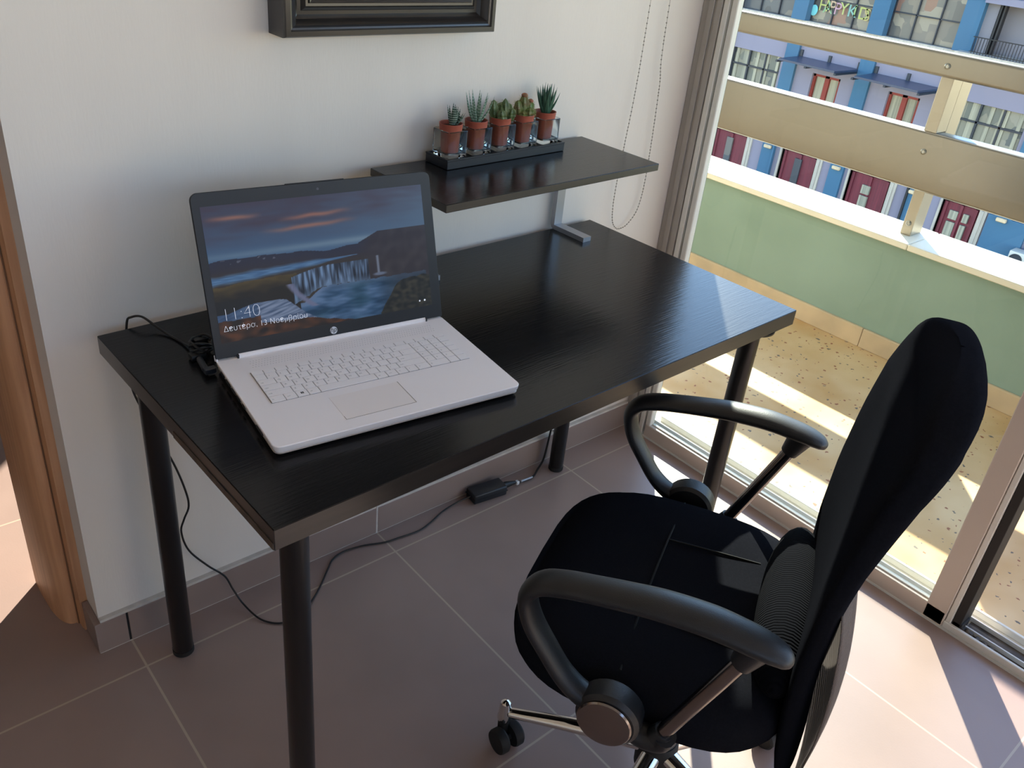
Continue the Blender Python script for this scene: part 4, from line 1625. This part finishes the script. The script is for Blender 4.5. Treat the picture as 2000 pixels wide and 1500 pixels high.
for pth in ([(-0.215, 0.072), (-0.1, 0.075), (0, 0.076), (0.1, 0.075), (0.215, 0.072)], [(-0.09, 0.075), (-0.098, 0.0), (-0.105, -0.08)], [(0.09, 0.075), (0.098, 0.0), (0.105, -0.08)]):
    pts = smooth_path([(x, y, (0.4925 if abs(x) > 0.21 else 0.5000) + 0.0018) for x, y in pth], 8)
    tube(b, pts, 0.0018, 6)
obj('seam', b, M['ch_seam'], seat)
obj('seat_pan', lathe(bmesh.new(), [(0.10, 0.385), (0.17, 0.395), (0.19, 0.406)], 32, (0, 0.03, 0)), M['ch_plastic'], oc)

# armrests
for sgn in (-1, 1):
    X = 0.262 * sgn
    prof = [(-0.130, 0.664), (-0.122, 0.669), (-0.105, 0.674), (-0.080, 0.6785), (-0.030, 0.684), (0.030, 0.682), (0.080, 0.675), (0.125, 0.667), (0.162, 0.659), (0.192, 0.647), (0.2080, 0.625), (0.2060, 0.600), (0.194, 0.570), (0.170, 0.535), (0.146, 0.503), (0.122, 0.482), (0.098, 0.470)]
    ws = [0.010, 0.019, 0.0240, 0.0262, 0.0270, 0.0265, 0.0250, 0.0240, 0.0240, 0.0240, 0.0238, 0.0235, 0.0230, 0.0220, 0.0212, 0.0205, 0.020]
    hs = [0.006, 0.010, 0.0125, 0.0140, 0.0150, 0.0150, 0.0145, 0.0140, 0.0138, 0.0135, 0.0130, 0.0122, 0.0118, 0.0118, 0.012, 0.014, 0.016]
    pts = smooth_path([(X, y, z) for y, z in prof], 5)

    def interp(a):
        o_ = []
        for i in range(len(a) - 1):
            for k in range(5):
                o_.append(a[i] + (a[i + 1] - a[i]) * k / 5)
        o_.append(a[-1])
        return o_
    b = bmesh.new()
    tube(b, pts, interp(ws), 20, up=(1, 0, 0), ry=interp(hs))
    arm = obj('armrest', b, M['ch_plastic'], oc)
    b = bmesh.new()
    xa, xb = sorted((0.242 * sgn, 0.283 * sgn))
    lathe(b, [(0.040, xa), (0.046, xa + 0.006), (0.047, (xa + xb) / 2), (0.046, xb - 0.006), (0.040, xb)], 32, (0, 0.068, 0.462), 'x')
    # sweep back to the bar socket
    tube(b, smooth_path([(0.255 * sgn, 0.050, 0.448), (0.256 * sgn, 0.020, 0.436), (0.258 * sgn, -0.006, 0.442), (0.260 * sgn, -0.012, 0.458)], 5), 0.020, 14, up=(1, 0, 0), ry=0.016)
    tube(b, [(0.245 * sgn, 0.06, 0.435), (0.16 * sgn, 0.045, 0.412), (0.06 * sgn, 0.03, 0.395)], [0.024, 0.022, 0.020], 12, ry=[0.016, 0.010, 0.008])
    obj('armrest_hub', b, M['ch_plastic'], arm)
    b = bmesh.new()
    lathe(b, [(0.0385, 0.283 * sgn), (0.0395, 0.286 * sgn), (0.0375, 0.2885 * sgn), (0.0350, 0.2890 * sgn), (0.0001, 0.2900 * sgn)], 40, (0, 0.070, 0.462), 'x')
    obj('round_cap', b, M['nickel'], arm, label='round chrome cap')
    b = bmesh.new()
    tube(b, [(0.260 * sgn, -0.004, 0.452), (0.261 * sgn, -0.079, 0.642)], 0.0112, 20)
    obj('support_bar', b, M['nickel'], arm, label='chrome support bar')
    b = bmesh.new()
    tube(b, [(0.261 * sgn, -0.076, 0.634), (0.261 * sgn, -0.088, 0.668)], [0.0150, 0.0170], 18, up=(1, 0, 0), ry=[0.0150, 0.022])
    obj('bar_socket', b, M['ch_plastic'], arm)
    b = bmesh.new()
    tube(b, [(0.260 * sgn, -0.0015, 0.448), (0.260 * sgn, -0.0085, 0.464)], [0.0165, 0.0140], 18)
    obj('bar_socket', b, M['ch_plastic'], arm)


# backrest: padded shell
def lerp_tab(tab, z):
    if z <= tab[0][0]:
        return tab[0][1]
    for (a, ya), (c, yc) in zip(tab[:-1], tab[1:]):
        if z <= c:
            return ya + (yc - ya) * (z - a) / (c - a)
    return tab[-1][1]


FT = [(0.34, -0.168), (0.42, -0.152), (0.50, -0.144), (0.60, -0.139), (0.70, -0.141), (0.80, -0.149), (0.88, -0.160), (0.94, -0.176), (1.02, -0.196)]
RT = [(0.34, -0.196), (0.50, -0.180), (0.60, -0.176), (0.70, -0.180), (0.76, -0.188), (0.82, -0.201), (0.88, -0.216), (0.94, -0.236), (0.99, -0.252), (1.02, -0.256)]
ZT = 1.008


def half_w(z):
    if z < 0.88:
        return 0.186 + 0.022 * max(0, min(1, (z - 0.42) / 0.40))
    t = min(1, (z - 0.88) / (ZT - 0.88))
    return 0.208 * max(0.0, 1 - t ** 2.6) ** (1 / 2.3)


b = bmesh.new()
rings = []
zs = [0.36 + (0.88 - 0.36) * i / 22 for i in range(23)] + [0.88 + (ZT - 0.88) * math.sin(PI / 2 * i / 16) for i in range(1, 17)]
for z in zs:
    hw = max(half_w(z), 0.003)
    yf, yr = lerp_tab(FT, z), lerp_tab(RT, z)
    k = 1.0
    if z > 0.97:
        k = max(0.10, math.sqrt(max(0, 1 - ((z - 0.97) / (ZT + 0.0005 - 0.97)) ** 2)))
    if z < 0.39:
        k = 0.55 + 0.45 * (z - 0.36) / 0.03
    cy, hy = (yf + yr) / 2, (yf - yr) / 2 * k
    ring = []
    for q in range(56):
        a = 2 * PI * q / 56
        c, s_ = math.cos(a), math.sin(a)
        u = math.copysign(abs(c) ** 0.42, c)
        v = math.copysign(abs(s_) ** 0.5, s_)
        ring.append((hw * u, cy + hy * v - 0.014 * (1 - u * u) * (1 if z < 0.95 else 0.6), z))
    rings.append(ring)
loft(b, rings)
back = obj('backrest', b, M['ch_fabric'], oc, True, angle=75)
# ribbed mesh lumbar roll
b = bmesh.new()
rings = []
for i in range(25):
    u = -1 + 2 * i / 24
    s_ = math.sqrt(max(1 - abs(u) ** 2.6, 0.0008))
    ring = []
    for k in range(18):
        a = 2 * PI * k / 18
        ring.append((0.186 * u, -0.132 + 0.046 * s_ * math.cos(a), 0.528 + 0.058 * s_ * math.sin(a)))
    rings.append(ring)
loft(b, rings)
obj('lumbar_pad', b, M['lumbar'], back)
# net cover stretched behind the lower back
b = bmesh.new()
rings = []
for i in range(21):
    z = 0.36 + 0.34 * i / 20
    bul = 0.052 * math.sin(PI * min(1, (0.70 - z) / 0.42)) ** 0.8 if z < 0.70 else 0
    ring = []
    for k in range(17):
        u = -1 + 2 * k / 16
        ring.append(((0.196 + 0.2 * bul) * u, -0.176 - bul * (1 - 0.55 * abs(u) ** 2.5), z))
    rings.append(ring)
loft(b, rings, closed=False, cap=False)
net = obj('net_cover', b, M['net'], back, True)
mod = net.modifiers.new('t', 'SOLIDIFY')
mod.thickness = 0.0012
# frame bar between seat and back
b = bmesh.new()
tube(b, smooth_path([(0, 0.0, 0.392), (0, -0.12, 0.385), (0, -0.185, 0.41), (0, -0.198, 0.50), (0, -0.196, 0.62)], 6), 0.034, 14, up=(1, 0, 0), ry=0.009)
obj('back_bracket', b, M['ch_plastic'], oc)
# gas lift and mechanism
b = bmesh.new()
box(b, -0.075, 0.075, -0.085, 0.10, 0.352, 0.392, 0.012, 3)
obj('tilt_mechanism', b, M['ch_plastic'], oc)
b = bmesh.new()
lathe(b, [(0.030, 0.135), (0.031, 0.14), (0.031, 0.225), (0.026, 0.23), (0.026, 0.31), (0.020, 0.315), (0.020, 0.36)], 28)
obj('gas_lift', b, M['ch_plastic'], oc)
b = bmesh.new()
lathe(b, [(0.030, 0.062), (0.036, 0.066), (0.038, 0.10), (0.036, 0.130), (0.032, 0.136)], 28)
hub = obj('base_hub', b, M['rubber'], oc)
for k in range(5):
    a = math.radians(97 + 72 * k)
    d = Vector((math.cos(a), math.sin(a), 0))
    s = Vector((-d.y, d.x, 0))
    b = bmesh.new()
    tube(b, [d * 0.030 + Vector((0, 0, 0.112)), d * 0.10 + Vector((0, 0, 0.107)), d * 0.20 + Vector((0, 0, 0.094)), d * 0.278 + Vector((0, 0, 0.082))], [0.0185, 0.0170, 0.0135, 0.0105], 18, up=s, ry=[0.0150, 0.0140, 0.0115, 0.0095])
    lg = obj('base_leg', b, M['chrome'], oc, label='polished chrome leg')
    c0_ = d * 0.288
    b = bmesh.new()
    lathe(b, [(0.0125, 0.062), (0.0135, 0.068), (0.0115, 0.078), (0.0110, 0.098), (0.0095, 0.106), (0.005, 0.110), (0.0005, 0.111)], 20, tuple(c0_))
    obj('caster_socket', b, M['chrome'], lg)
    ang = a + (0.9, -0.4, 1.7, 0.3, 2.2)[k]
    wd = Vector((math.cos(ang), math.sin(ang), 0))     # axle direction
    b = bmesh.new()
    cc = c0_ + Vector((-wd.y, wd.x, 0)) * 0.016
    mt = Matrix.Translation(cc + Vector((0, 0, 0.0255))) @ Matrix.Rotation(ang, 4, 'Z')
    t = bmesh.new()
    for x_a, x_b in ((-0.028, -0.006), (0.006, 0.028)):
        lathe(t, [(0.010, x_a), (0.0215, x_a + 0.001), (0.0250, x_a + 0.005), (0.0252, x_b - 0.005), (0.0235, x_b - 0.001), (0.010, x_b)], 28, (0, 0, 0), 'x')
    lathe(t, [(0.007, -0.008), (0.007, 0.008)], 16, (0, 0, 0), 'x')
    lathe(t, [(0.010, 0.004), (0.011, 0.042)], 16, (0, -0.016, 0), 'z')
    merge(b, t, mt)
    obj('caster', b, M['rubber'], lg)
